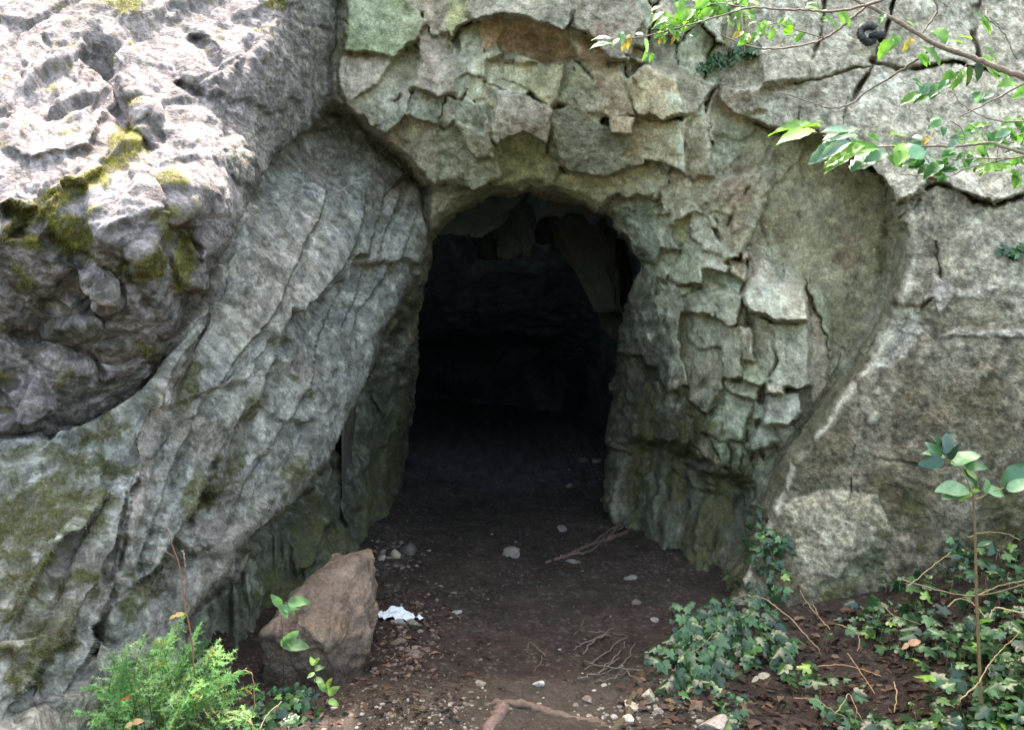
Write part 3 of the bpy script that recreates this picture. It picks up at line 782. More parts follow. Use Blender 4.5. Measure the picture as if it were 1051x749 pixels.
cA = cA * (1 - .40 * g1) + lin(182,170,172) * .40 * g1; cA = cA * (1 - .45 * g2) + lin(98,92,94) * .45 * g2
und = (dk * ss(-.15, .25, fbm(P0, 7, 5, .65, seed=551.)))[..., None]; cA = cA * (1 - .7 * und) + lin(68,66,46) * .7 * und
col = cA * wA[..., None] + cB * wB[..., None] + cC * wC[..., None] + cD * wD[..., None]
kt = (tw * (1 - wA) * (1 - wB))[..., None]
col = col * (1 - kt) + (tint + (.05 * lowc2 + .03 * n_mid)[..., None]) * kt
# crusts of lichen and bare patches, a few centimetres across
q1 = ss(.10, .24, fbm(P0, 13, 4, .62, seed=401.)); q2 = ss(.16, .30, fbm(P0, 10, 4, .65, seed=411.)); q3 = ss(.22, .34, fbm(P0, 24, 3, .6, seed=421.))
cw_ = (.9 * wA + 1.0 * wB + .45 * wC + 1.0 * wD)[..., None]
col = col * (1 - .22 * q2[..., None] * cw_) + lin(84,78,62) * .22 * q2[..., None] * cw_
col = col * (1 + .30 * q1[..., None] * cw_) * (1 - .35 * q3[..., None] * cw_)
# stains: rust, a red-brown wash under the ledge, mossy algae green by the mouth, deepened with painted shade
rust = ss(.1, .6, blobs([(760,190,26,34,20),(752,225,16,34,5),(402,146,18,10,0),(640,45,40,16,30),(535,40,44,12,5),(775,270,24,22,0),(870,250,20,40,0)]) + .7 * mn - .3) * (1 - wA)
col = col * (1 - .45 * rust[..., None]) + lin(104,70,50) * (.45 * rust[..., None])
damp_shade = ss(.05, .6, blobs([(300,575,60,90,20),(255,650,60,60,0),(690,540,70,80,0),(640,330,14,70,5),(645,420,50,150,5),(690,500,66,120,8),(395,450,40,140,8),(360,540,50,80,0),(740,560,44,100,12),(750,520,40,60,20),(420,300,14,60,10)]) + .35 * mn - .12) * wC  # real algae and moisture, plus shade of the recess painted in
damp_shade = np.maximum(damp_shade, wC * np.maximum(lowR * ss(425, 470, V - .3 * (U - 640) + 22 * mn), .9 * lowL * ss(-.5, .3, mn)))
damp_shade = damp_shade[..., None] * (.85 + .3 * lowc2[..., None]); damp_shade = np.clip(damp_shade, 0, 1)
col = col * (1 - .85 * damp_shade) + (lin(46,52,36) * (1 + .5 * lowc[..., None]) + .03 * np.maximum(0, n_mid)[..., None]) * (.85 * damp_shade)
sun_streak = ss(.3, .6, blobs([(160,430,12,50,18),(140,520,9,50,8),(230,200,14,40,-30)]) + .5 * mn - .1) * np.maximum(wB, wA)  # sunlight on the ribs, painted in as pale streaks
col = col * (1 - .7 * sun_streak[..., None]) + lin(205,196,194) * (.7 * sun_streak[..., None])
speck = fbm(P0, 40, 3, .7, seed=150.)
col = col * (1 + .35 * speck[..., None] * (.6 + .6 * wD + .3 * wA)[..., None]) * (1 + .25 * n_mid[..., None])
rim = ss(18, 6, sD - 3 * w2x) * lowrim * wD * ss(.9, .5, V / 749)
col = col * (1 - .6 * rim[..., None]) + lin(128,130,96) * 1.0 * (.6 * rim[..., None])
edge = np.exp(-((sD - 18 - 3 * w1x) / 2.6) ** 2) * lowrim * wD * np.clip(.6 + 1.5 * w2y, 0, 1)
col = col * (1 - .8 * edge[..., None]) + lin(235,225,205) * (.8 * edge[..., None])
col = col * (1 - .04 * (rec * wC)[..., None])
# moss colours
mcol = np.where((wA > .5)[..., None], lin(112,110,58) * (1 + .5 * lowc2[..., None]) + np.array([.05, .05, .0]) * ss(.1, .7, mn)[..., None],
                lin(76,76,46) * (1 + .5 * lowc2[..., None]) + np.array([.0, .012, .0]) * ss(0, .5, mn)[..., None])
mcol = mcol * (1 + .5 * fbm(P0, 90, 2, seed=160.)[..., None])
col = col * (1 - moss[..., None]) + mcol * moss[..., None]
col = col * (wA[..., None] * np.array([.74, .70, .67]) + wB[..., None] * np.array([.98, .90, .80]) + wC[..., None] * (1.0 + (.38 + .08 * jamb[..., None]) * (1 - damp_shade) * (1 - moss[..., None])) * np.array([1.06, .985, .91]) + wD[..., None] * np.maximum(.66 + .42 * up, tw)[..., None] * np.array([1, .96, .84]))
lum = (col * np.array([.25, .6, .15])).sum(-1, keepdims=True)
col = lum + (col - lum) * (.80 + .20 * moss[..., None])
col = np.clip(col * 1.12, .010, .62)

# the top runs back over the passage, raised out of view to shade the ground
rise = (1.2 + 3.4 * ss(300, 430, us))[:, None] * np.array([0, 0, 1.0])
back = [(PC[0] + np.array([0, 1, 0]) + rise)[None], (PC[0] + np.array([0, 4, .8]) + rise)[None], (PC[0] + np.array([0, 45, 9.0]) + rise)[None]]
PCx = np.concatenate(back[::-1] + [PC], 0)
colx = np.concatenate([np.broadcast_to(lin(70,72,40), (3,) + col.shape[1:]), col], 0)
keepx = np.concatenate([np.ones((3, keep.shape[1]), bool), keep], 0)
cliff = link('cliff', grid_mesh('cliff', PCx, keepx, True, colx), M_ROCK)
cliff['kind'] = 'structure'
GRID_Y = PC[..., 1]
def at_rock(u, v, lift=0.0):
    """a point on the rock face seen at (u, v), lifted off along the face"""
    j = int(np.clip(np.searchsorted(us, u), 1, len(us) - 1)); i = int(np.clip(np.searchsorted(vs_, v), 1, len(vs_) - 1))
    return Vector(PC[i, j] + N[i, j] * lift), Vector(N[i, j])

# moss cushions: short blades standing on the mossy rock
def moss_tufts():
    mb = MB(); r = np.random.RandomState(9)
    w = np.clip(moss - .35, 0, 1) * (wA + wB) * ((U > -20) & (U < 470) & (V > -20) & (V < 740))
    idx = np.flatnonzero(w.ravel() > .1); idx = r.choice(idx, min(15000, len(idx)), replace=False)
    Pf, Nf, cf = PC.reshape(-1, 3), N.reshape(-1, 3), col.reshape(-1, 3)
    for i in idx:
        p, n = Pf[i], Nf[i]
        for _ in range(2):
            d = n + r.normal(0, .55, 3) + np.array([0, 0, -.25]); d /= np.linalg.norm(d) + 1e-9
            s = np.cross(d, r.normal(size=3)); s /= np.linalg.norm(s) + 1e-9
            L = r.uniform(.006, .016); q = p + r.normal(0, .003, 3)
            mb.add([q - s * .0011, q + s * .0011, q + d * L], [(0, 1, 2)], np.clip(cf[i] * r.uniform(.9, 1.9) + np.array([.012, .014, 0]) * r.rand(), .01, .3))
    o = mb.build('moss', M_MOSS, smooth=False); o['kind'] = 'stuff'; o['label'] = 'olive moss cushions growing on the left rocks'
moss_tufts()

# ------------------------------------------------------------------ the passage inside
def passage():
    ys = np.concatenate([np.linspace(5.15, 9, 110), np.linspace(9.06, 13.4, 90)])
    an = np.linspace(-0.12, 1.12, 190) * math.pi          # from the right foot over the roof to the left foot
    Yg, A = np.meshgrid(ys, an, indexing='ij')
    xr = np.interp(Yg, [5.15, 6.5, 8, 10, 13, 17.5], [1.2, 1.2, 1.3, 1.4, 1.0, -.6])
    xl = np.interp(Yg, [5.15, 6.5, 8, 10, 13, 17.5], [-1.1, -1.12, -1.22, -1.45, -2.0, -3.2])
    zc = np.interp(Yg, [5.15, 6.0, 7.0, 8.5, 10, 11.5, 13], [2.62, 2.58, 2.5, 2.15, 1.75, 1.4, 1.15])
    cx = (xr + xl) / 2; hw = (xr - xl) / 2
    ca, sa = np.cos(A), np.sin(A)
    e = 0.62
    X = cx + hw * np.sign(ca) * np.abs(ca) ** e
    Z = 0.35 + (zc - 0.35) * np.sign(sa) * np.abs(sa) ** e
    P = np.stack([X, Yg, Z], -1)
    ctr = np.stack([cx, Yg, 0 * Z + 1.0], -1)
    Nn = ctr - P; Nn /= np.linalg.norm(Nn, axis=-1, keepdims=True)
    s = A * 1.1
    f1, _, q = facets(s * 3.2 + .2 * fbm(P, 1.5, 2), Yg * 1.5 + .2 * fbm(P, 1.5, 2, seed=7), 61, 1.0, 1.5)
    f2, _, _ = facets(s * 9, Yg * 5, 67, .9, 1.5)
    d = .13 * f1 + .035 * f2 + .10 * fbm(P, 1.2, 3) + .03 * fbm(P, 6, 3)
    d *= ss(5.15, 5.9, Yg)
    P = P + Nn * d[..., None]
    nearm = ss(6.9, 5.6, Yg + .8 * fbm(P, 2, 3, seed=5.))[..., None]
    c = (lin(118,140,160) * (1 - nearm) + lin(112,102,94) * nearm)  # blue skylight painted into the colour of the deeper rock
    deep = ss(10.2, 12.6, Yg)[..., None]; c = c * (1 - deep) + lin(84,98,112) * deep  # darker still at the far end, a painted fade into the dark
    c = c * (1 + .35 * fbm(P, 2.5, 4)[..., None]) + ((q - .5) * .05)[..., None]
    foot_tone = ss(1.1, .3, P[..., 2] + .25 * fbm(P, 3, 3)); c = c * (1 - .5 * foot_tone[..., None]) + lin(40,50,40) * (.5 * foot_tone[..., None])  # darker and greener towards the foot
    # flange that closes the gap behind the cliff, and the end wall
    ring = P[0]; o = ring - np.array([-.05, 0, 1.2]); o /= np.linalg.norm(o, axis=-1, keepdims=True)
    fl = ring + o * 7 + np.array([0, 3.5, 0])
    endp = np.array([-1.2, 16.0, -1.0]); tt = np.linspace(.03, 1, 46)[:, None, None]
    wall = P[-1][None] * (1 - tt) + endp * tt
    q1, _, _ = facets(wall[..., 0] * 1.6 + wall[..., 1] * .4, wall[..., 2] * 1.1, 71, 1.0, 1.5)
    wall[..., 1] += (.35 * q1 + .20 * fbm(wall, 1.4, 4)) * np.minimum(1, tt[..., 0] * 6)
    P = np.concatenate([fl[None], P, wall], 0)
    c = np.concatenate([c[:1], c, np.broadcast_to(lin(84,98,112), wall.shape) * (1 + .4 * fbm(wall, 2, 3)[..., None])], 0)  # end wall takes the same painted dark blue
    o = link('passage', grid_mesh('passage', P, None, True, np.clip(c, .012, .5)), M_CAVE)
    o['kind'] = 'structure'
    return o
pas = passage()

# slabs of rock that hang from the roof just inside (rock of the passage itself, so joined to it)
def hanging():
    import bmesh
    mb = MB(); r = np.random.RandomState(17)
    for u, v, Yh, w, h, tilt in [(601,262,6.9,.20,.60,.22),(527,225,6.9,.17,.42,.0),(486,212,6.0,.36,.28,-.2),
                                 (560,215,7.4,.25,.40,.05),(460,232,5.9,.2,.30,-.3),(505,235,7.2,.2,.34,.0),(618,285,7.3,.16,.7,.15)]:
        c = p2w(u, v, Yh)
        bm = bmesh.new(); bmesh.ops.create_cube(bm, size=2.0); bmesh.ops.subdivide_edges(bm, edges=bm.edges[:], cuts=17, use_grid_fill=True)
        P = np.array([q.co[:] for q in bm.verts])
        t = (1 - P[:, 2]) / 2
        for _ in range(9):
            n = r.normal(size=3) * np.array([1, 1, .55]); n[2] = -abs(n[2]); n /= np.linalg.norm(n)
            k = P @ n - r.uniform(.62, .95); P = P - np.where(k > 0, k, 0)[:, None] * n
        P[:, 0] *= 1 - .35 * t; P[:, 1] *= 1 - .25 * t
        f1, _, _ = facets(P[:, 0] * 1.6 + P[:, 1], P[:, 2] * 1.2, int(r.randint(999)), .9, 1.4)
        P += .09 * np.stack([fbm(P, 3.2, 4, .6, seed=r.uniform(0, 50)) for _ in range(3)], -1)
        P[:, :2] *= (1 + .16 * f1 + .20 * fbm(P, 1.7, 4, .6, seed=r.uniform(0, 50)))[:, None]
        W = np.stack([c[0] + tilt * t + P[:, 0] * w * 1.45, c[1] + P[:, 1] * w * .8, c[2] + .30 - (h * .8 + .30) * t + .04 * fbm(P, 1.5, 2)], -1)
        mb.add(W, [[q.index for q in f.verts] for f in bm.faces], (lin(82,92,100) if u < 590 else lin(74,74,70)) * r.uniform(.6, 1.0)); bm.free()  # bluish slabs repeat the skylight painted on the passage
    o = mb.build('roof_rock', M_CAVE)
    o['kind'] = 'structure'
hanging()
# ------------------------------------------------------------------ the ground, one sheet out to an added, unseen rise behind the viewer
def height(x, y):
    x = np.asarray(x, float); y = np.asarray(y, float)
    P = np.stack([x, y, 0 * x], -1)
    h = .022 * fbm(P, 1.6, 3, seed=2.) + .010 * fbm(P, 7, 3, seed=6.) + .0045 * fbm(P, 26, 3, .6, seed=9.)
    h += .50 * ss(1.3, 2.9, x + .12 * fbm(P, 1.3, 2, seed=31.)) * ss(5.2, 4.2, y) * ss(1.2, 2.8, y)        # ivy bank on the right
    h += .16 * ss(-1.15, -1.9, x) * ss(5, 3.6, y)                                     # foot of the left wall
    h += .05 * np.exp(-((y - 3.12 - .10 * np.sin(3 * x)) / .16) ** 2) * ss(-1.0, -.5, x) * ss(1.0, .6, x)   # lip held by the root
    h -= .035 * np.exp(-((x + .05) / .7) ** 2) * ss(3.2, 4.0, y)
    h += .05 * ss(.55, .95, x - .02 * y) * ss(4.3, 5.5, y) * ss(8, 6.5, y)
    h += .06 * ss(-.6, -1.0, x) * ss(4.6, 5.4, y)
    b = np.maximum(0, -1.5 - y); h += .07 * b * b / (b + 3.0)                          # added unseen rise, put in to cut low light into the passage
    h += .25 * np.maximum(0, np.abs(x) - 7) * ss(3, -2, y)
    return h

def ground():
    def ax(lo, hi, st, o0, o1):
        a = list(np.arange(lo, hi, st)); s = st; x = a[0]; pre = []
        while x > o0: s *= 1.15; x -= s; pre.append(x)
        s = st; x = a[-1]; post = []
        while x < o1: s *= 1.15; x += s; post.append(x)
        return np.array(pre[::-1] + a + post)
    xs, ys = ax(-1.9, 2.9, .0145, -70, 70), ax(2.5, 6.6, .0145, -70, 20)
    X, Yy = np.meshgrid(xs, ys)
    P = np.stack([X, Yy, height(X, Yy)], -1)
    near = ss(12, 5, np.hypot(X, Yy))
    Q = P * np.array([1, 1, 0])
    clod = np.maximum(0, fbm(Q, 30, 3, .6, seed=44.)) * .014 + np.maximum(0, fbm(Q, 75, 2, .6, seed=48.)) * .006
    P[..., 2] += clod * near
    n1, n2, n3 = fbm(Q, 1.8, 4, seed=12.), fbm(Q, 9, 4, .6, seed=18.), fbm(Q, 45, 3, .65, seed=25.)
    c = lin(62,51,44) * (1 + .30 * n1[..., None]) * (1 + .35 * n2[..., None])
    red = ss(.0, .5, n1 + .3 * n2)[..., None]; c = c * (1 - .35 * red) + lin(66,49,45) * .35 * red
    olive = ss(.1, .5, fbm(Q, 2.6, 3, seed=77.))[..., None]; c = c * (1 - .3 * olive) + lin(66,60,44) * .3 * olive
    crumb = ss(.35, .6, n3 + .35 * fbm(Q, 3, 2, seed=88.))[..., None]; c = c * (1 - .5 * crumb) + lin(112,102,92) * .5 * crumb
    gr = (ss(3.42, 3.1, Yy + .1 * n2) * ss(-1.1, -.5, X) * ss(.9, .5, X))[..., None]; c = c * (1 - .4 * gr) + lin(98,90,78) * .4 * gr
    ins = ss(6.3, 9.0, Yy + .5 * n1)[..., None]; c = c * (1 - .85 * ins) + lin(126,128,132) * (1 + .5 * n2[..., None]) * .85 * ins
    far = ss(1.5, -1.5, Yy)[..., None]; c = c * (1 - far) + lin(58,66,34) * (1 + .4 * n1[..., None]) * far
    o = link('ground', grid_mesh('ground', P[::-1], None, True, np.clip(c * .76, .006, .4)[::-1]), M_SOIL)
    o['kind'] = 'structure'
ground()

_hx, _hy = np.arange(-3.5, 4.5, .02), np.arange(1.0, 16.5, .02)
_H = height(*np.meshgrid(_hx, _hy))
_HL = _H.tolist(); _nx, _ny = len(_hx), len(_hy)
def hgt(x, y):
    a = min(max((x + 3.5) / .02, 0), _nx - 1.001); b = min(max((y - 1.0) / .02, 0), _ny - 1.001)
    i, j = int(a), int(b); a -= i; b -= j
    r0, r1 = _HL[j], _HL[j + 1]
    return (r0[i] * (1 - a) + r0[i + 1] * a) * (1 - b) + (r1[i] * (1 - a) + r1[i + 1] * a) * b

def gp(u, v, lift=0.0):
    """where the line of sight (u, v) meets the ground"""
    lo, hi = 1.0, 16.0
    dx = (u - 525.5) / F; dz = -(v - 374.5) / F
    ry, rz = CP + dz * SP, -SP + dz * CP
    sx, sz = dx / ry, rz / ry
    for _ in range(26):
        m = (lo + hi) / 2
        if CZ + sz * m > hgt(sx * m, m): lo = m
        else: hi = m
    return Vector((sx * lo, lo, hgt(sx * lo, lo) + lift))
# ------------------------------------------------------------------ leaves
def leaf_ovate(n=6, w=.32, fold=.12, droop=.25, serr=0.0):
    v, f = [], []
    for i in range(n + 1):
        t = i / n
        k = w * 1.75 * (t + .02) ** .55 * max(.0, 1 - t) ** .8 + .002
        if serr and i % 2: k *= 1 + serr
        z = -droop * t * t
        v += [(-k, t, z + fold * k / w + .03 * math.sin(9 * t)), (0, t, z), (k, t, z + fold * k / w - .03 * math.sin(8 * t))]
    for i in range(n):
        a = 3 * i
        f += [(a, a + 1, a + 4, a + 3), (a + 1, a + 2, a + 5, a + 4)]
    return v, f

def leaf_ivy():
    half = [(0, -.04), (.20, -.20), (.44, -.16), (.50, .06), (.34, .20), (.50, .42), (.44, .56), (.22, .50), (.14, .78), (0, 1.02)]
    pts = half + [(-x, y) for x, y in half[-2:0:-1]]
    v = [(0, .30, .03)] + [(x, y, -.35 * x * x - .12 * max(0, y - .3) ** 2 + (.05 if abs(x) < .02 else 0)) for x, y in pts]
    n = len(pts)
    return v, [(0, 1 + i, 1 + (i + 1) % n) for i in range(n)]

def leaf_palm():
    """toothed blade pleated along its side veins, as on the low hazel-like branch"""
    v, f = [], []; n = 10
    for i in range(n + 1):
        t = i / n
        k = .36 * math.sin(math.pi * (t * .92 + .06)) ** .7
        if i == n: k = .01
        z = -.20 * t * t; pl = .03 * (1 if i % 2 else -1)
        k *= 1.12 if i % 2 else .94
        v += [(-k, t, z + .05 + pl), (-k * .5, t, z + .06 + pl * .6), (0, t, z), (k * .5, t, z + .06 + pl * .6), (k, t, z + .05 + pl)]
    for i in range(n):
        for j in range(4):
            a = 5 * i + j; f.append((a, a + 1, a + 6, a + 5))
    return v, f

L_OV, L_OVS, L_IVY, L_PALM = leaf_ovate(), leaf_ovate(8, .34, .10, .25, .12), leaf_ivy(), leaf_palm()

def put_leaf(mb, tpl, pos, along, normal, size, col, curl=0.0):
    a = Vector(along).normalized(); n = Vector(normal); n = (n - a * n.dot(a))
    if n.length < 1e-4: n = Vector((0, 0, 1)) - a * a.z
    n.normalize(); s = a.cross(n); p = Vector(pos)
    vs = [p + (s * x + a * y + n * (z - curl * x * x)) * size for x, y, z in tpl[0]]
    mb.add(vs, tpl[1], col)

def rv(s=1.0): return Vector((random.gauss(0, s), random.gauss(0, s), random.gauss(0, s)))
def jit(c, a=.18, b=.10):
    k = 1 + random.uniform(-a, a)
    return tuple(max(.004, x * k * (1 + random.uniform(-b, b))) for x in c)

IVY_D, IVY_M, IVY_L, LIME = lin(36,62,34), lin(54,86,46), lin(80,114,64), lin(124,156,66)
def ivy_col():
    r = random.random()
    return jit(IVY_D if r < .40 else IVY_M if r < .78 else IVY_L if r < .975 else LIME)

# ------------------------------------------------------------------ stones
def stone(name, loc, size, seed, col, mat, rough=.22, cuts=7, sub=3, dens=2.2, flat=1.0):
    """a broken stone: a ball cut by random planes, then weathered"""
    import bmesh
    bm = bmesh.new(); bmesh.ops.create_icosphere(bm, subdivisions=sub, radius=1.0)
    r = np.random.RandomState(seed)
    P = np.array([v.co[:] for v in bm.verts])
    for _ in range(cuts):
        n = r.normal(size=3); n /= np.linalg.norm(n); d = r.uniform(.45, .8)
        k = P @ n - d
        P = P - np.where(k > 0, k, 0)[:, None] * n * .95
    P = P * (1 + rough * .45 * fbm(P, dens, 3, seed=seed * .37)[:, None])
    P = P * np.array(size) * np.array([1, 1, flat])
    for v, p in zip(bm.verts, P): v.co = p
    me = bpy.data.meshes.new(name); bm.to_mesh(me); bm.free()
    at = me.color_attributes.new('Col', 'FLOAT_COLOR', 'POINT')
    q = np.array(col)[None] * (1 + .3 * fbm(P / max(size), 2.0, 3, seed=seed)[:, None])
    at.data.foreach_set('color', np.concatenate([np.clip(q, .02, .75), np.ones((len(q), 1))], 1).astype(np.float32).ravel())
    me.polygons.foreach_set('use_smooth', np.full(len(me.polygons), sub >= 4))
    o = link(name, me, mat); o.location = loc; o.rotation_euler = (0, 0, r.uniform(0, 6.28))
    return o

def boulder():
    """the big broken block left of the path: traced front outline with a sloping lit top and a rough right face"""
    import bmesh
    base = gp(325, 697)
    Yb = base[1]
    # corners in metres (x right, y away, z up) from the base point
    k = Yb / F
    def pt(u, v, dy): 
        p = p2w(u, v, Yb + dy); return Vector(p)
    front = [pt(270,700,-.02), pt(268,650,-.02), pt(290,630,.05), pt(318,590,.20), pt(345,577,.30), pt(374,572,.34), pt(382,610,.22), pt(378,650,.10), pt(366,690,.03), pt(320,712,-.06)]
    mid = [pt(330,660,-.12), pt(310,640,-.06), pt(352,612,.10), pt(350,650,-.04)]
    bm = bmesh.new()
    pts = front + mid + [p + Vector((-.07 + .05 * (i % 2), .30, -.05)) for i, p in enumerate(front)] + [base + Vector((x, y, -.12)) for x, y in ((-.2,0),(.15,0),(-.2,.35),(.12,.35))]
    for p in pts: bm.verts.new(p)
    r = bmesh.ops.convex_hull(bm, input=bm.verts)
    junk = list({g for g in r['geom_interior'] + r['geom_unused'] if isinstance(g, bmesh.types.BMVert)})
    if junk: bmesh.ops.delete(bm, geom=junk, context='VERTS')
    bmesh.ops.triangulate(bm, faces=bm.faces)
    for _ in range(5): 
        bmesh.ops.subdivide_edges(bm, edges=[e for e in bm.edges if e.calc_length() > .011], cuts=1, use_grid_fill=True)
        bmesh.ops.triangulate(bm, faces=bm.faces)
    for _ in range(3): bmesh.ops.smooth_vert(bm, verts=bm.verts, factor=.5, use_axis_x=True, use_axis_y=True, use_axis_z=True)
    bm.normal_update()
    P = np.array([v.co[:] for v in bm.verts]); N_ = np.array([v.normal[:] for v in bm.verts])
    f1, _, q = facets(P[:, 0] * 9 + P[:, 1] * 4, P[:, 2] * 9 - P[:, 1] * 3, 91, .9, 1.5)
    rightside = ss(.05, .5, N_[:, 0])
    d = .022 * fbm(P, 5, 4, seed=3.) + .008 * fbm(P, 20, 4, .6, seed=5.) + (.010 + .016 * rightside) * f1
    P = P + N_ * d[:, None]
    for v, p in zip(bm.verts, P): v.co = p
    me = bpy.data.meshes.new('boulder'); bm.to_mesh(me); bm.free()
    dirt = ss(.26, .02, P[:, 2] - base[2] + .12 * fbm(P, 6, 3, seed=8.))
    c = lin(121,105,92) * (1 + .35 * fbm(P, 4, 4, seed=15.)[:, None]) * (1 + .25 * fbm(P, 16, 3, seed=35.)[:, None])
    och = ss(-.1, .4, fbm(P, 3, 3, seed=28.)) * rightside; c = c * (1 - .5 * och[:, None]) + lin(148,122,94) * .5 * och[:, None]
    c = c * (1 - .75 * dirt[:, None]) + lin(62,49,41) * .75 * dirt[:, None]
    at = me.color_attributes.new('Col', 'FLOAT_COLOR', 'POINT')
    at.data.foreach_set('color', np.concatenate([np.clip(c, .02, .6), np.ones((len(c), 1))], 1).astype(np.float32).ravel())
    me.polygons.foreach_set('use_smooth', np.full(len(me.polygons), True))
    o = link('boulder', me, M_BOULDER)
    return thing(o, 'large brown broken boulder lying at the left side of the cave path', 'boulder')
boulder()

G_STONE = 'loose stones on the cave floor'
for i, (u, v, w, d, h, col, lab) in enumerate([
  (525,570,13,11,7,(112,104,96),'flat grey stone lying alone in the middle of the dark cave floor'),
  (407,571,7,6,6,(150,136,118),'pale tan stone behind the top of the boulder, nearer the path'),
  (391,574,7,5,4,(140,130,116),'small pale flat stone touching the back of the boulder'),
  (421,566,13,10,8,(92,84,76),'dull brown stone at the foot of the left cave wall'),
  (610,721,6,5,4,(0,0,0),''),
  (469,629,6,5,3,(150,146,140),'small light grey stone on bare soil between white paper and cave middle'),
  (647,594,8,6,4,(118,112,104),'grey stone on the right half of the floor below the dead branch'),
  (588,578,10,6,3,(104,98,92),'flat grey stone just below the dead branch inside the cave'),
  (653,620,5,5,4,(112,100,94),'small brownish stone on the soil near the right cave wall'),
  (672,637,6,5,3,(120,112,106),'small grey stone on soil just above the dark heap of twigs'),
  (493,703,7,6,5,(136,122,108),'tan stone sitting behind the exposed tree root'),
  (553,703,7,5,5,(176,168,158),'whitish stone beside a dip in front of the tree root'),
  (604,719,7,6,5,(118,104,94),'brown stone at the right end of the exposed tree root'),
  (665,717,9,9,9,(172,158,138),'largest cream stone in the pale pile beside the ivy clump'),
  (648,726,12,8,6,(160,146,128),'wide beige stone low in the pale pile beside the ivy clump'),
  (645,741,9,7,6,(178,170,158),'white rounded stone at the bottom of the pale pile'),
  (630,738,5,4,4,(170,160,150),'small white stone on the outer left of the pale pile'),
  (676,731,6,5,5,(140,132,124),'grey stone between the pale pile and the ivy leaves'),
  (733,748,24,16,12,(160,148,136),'big pale stone half sunk in dead leaves under the ivy clump'),
  (716,726,10,9,9,(122,98,80),'brown angular stone under the lower edge of the ivy clump'),
  (409,640,10,8,6,(128,124,116),'pale grey stone under the white paper'),
  (424,642,9,7,6,(112,106,98),'grey rounded stone right beside the one under the paper'),
  (407,661,11,8,5,(104,92,82),'flat brown stone in the rubble below the white paper'),
  (425,672,9,7,4,(108,96,88),'low brown stone in the rubble, farthest below the paper'),
  (598,474,8,6,4,(120,112,100),'flat tan stone deep in the shadowed passage'),
  (613,474,6,5,4,(150,144,132),'pale stone deep in the passage near the right wall'),
  (585,499,6,5,4,(110,104,94),'small grey stone on the dark floor of the passage'),
  (577,545,6,6,5,(108,100,96),'grey lump on the floor just above the dead branch'),
]):
    if not lab: continue
    p = gp(u, v); k = p[1] / F
    o = stone('stone', p + Vector((0, 0, h * k * .3)), (w * k, d * k * 1.1, h * k), 100 + i, lin(*col), M_STONE, sub=3, cuts=9)
    thing(o, lab, 'stone', G_STONE)

# gravel: thousands of crumbs of broken limestone
def scatter_crumbs():
    mb = MB(); r = random.Random(4)
    ico = [(0,0,1),(.89,0,.45),(.28,.85,.45),(-.72,.53,.45),(-.72,-.53,.45),(.28,-.85,.45),(.72,.53,-.45),(-.28,.85,-.45),(-.89,0,-.45),(-.28,-.85,-.45),(.72,-.53,-.45),(0,0,-1)]
    fc = [(0,1,2),(0,2,3),(0,3,4),(0,4,5),(0,5,1),(1,6,2),(2,7,3),(3,8,4),(4,9,5),(5,10,1),(6,7,2),(7,8,3),(8,9,4),(9,10,5),(10,6,1),(11,7,6),(11,8,7),(11,9,8),(11,10,9),(11,6,10)]
    def crumb(u, v, s, c):
        p = gp(u, v)
        sx, sy, sz = s * r.uniform(.7, 1.4), s * r.uniform(.7, 1.4), s * r.uniform(.4, .9); a = r.uniform(0, 6.28)
        vs = []
        for x, y, z in ico:
            m = r.uniform(.7, 1.2); x, y = x * math.cos(a) - y * math.sin(a), x * math.sin(a) + y * math.cos(a)
            vs.append((p[0] + x * sx * m, p[1] + y * sy * m, p[2] + sz * .2 + z * sz * m))
        mb.add(vs, fc, c)
    for _ in range(330):      # left gravel strip
        u, v = r.gauss(425, 55), r.gauss(733, 17)
        if v < 695 or u < 330: continue
        w = r.random()
        crumb(u, v, .004 + .009 * r.random() ** 2.2, lin(170,160,150) * r.uniform(.5, 1.05) if w < .35 else lin(120,106,94) * r.uniform(.6, 1.3))
    for _ in range(150):      # right gravel strip
        u, v = r.gauss(655, 38), r.gauss(735, 13)
        if v < 700: continue
        crumb(u, v, .005 + .011 * r.random() ** 2, lin(160,150,136) * r.uniform(.4, 1.0))
    for _ in range(420):      # rubble below the paper, left of the path
        u, v = r.gauss(415, 26), r.gauss(655, 28)
        if v < 590 or u < 375: continue
        crumb(u, v, .005 + .012 * r.random() ** 2, lin(112,96,86) * r.uniform(.5, 1.3))
    for _ in range(900):      # thin scatter over the whole floor
        v = r.uniform(530, 760); u = r.uniform(330, 720)
        w = r.random()
        crumb(u, v, .0025 + .008 * r.random() ** 3, lin(150,140,128) * r.uniform(.3, 1.1) if w < .35 else lin(84,70,62) * r.uniform(.5, 1.4))
    for _ in range(260):      # along the foot of both cave walls
        if r.random() < .5: u, v = r.gauss(405, 18), r.gauss(572, 9)
        else: u, v = r.gauss(610, 26), r.gauss(470, 22)
        crumb(u, v, .006 + .016 * r.random() ** 2, lin(116,106,96) * r.uniform(.4, 1.2))
    o = mb.build('gravel', M_STONE, smooth=False); o['kind'] = 'stuff'
    o['label'] = 'pale broken gravel scattered over the brown earth floor'
scatter_crumbs()

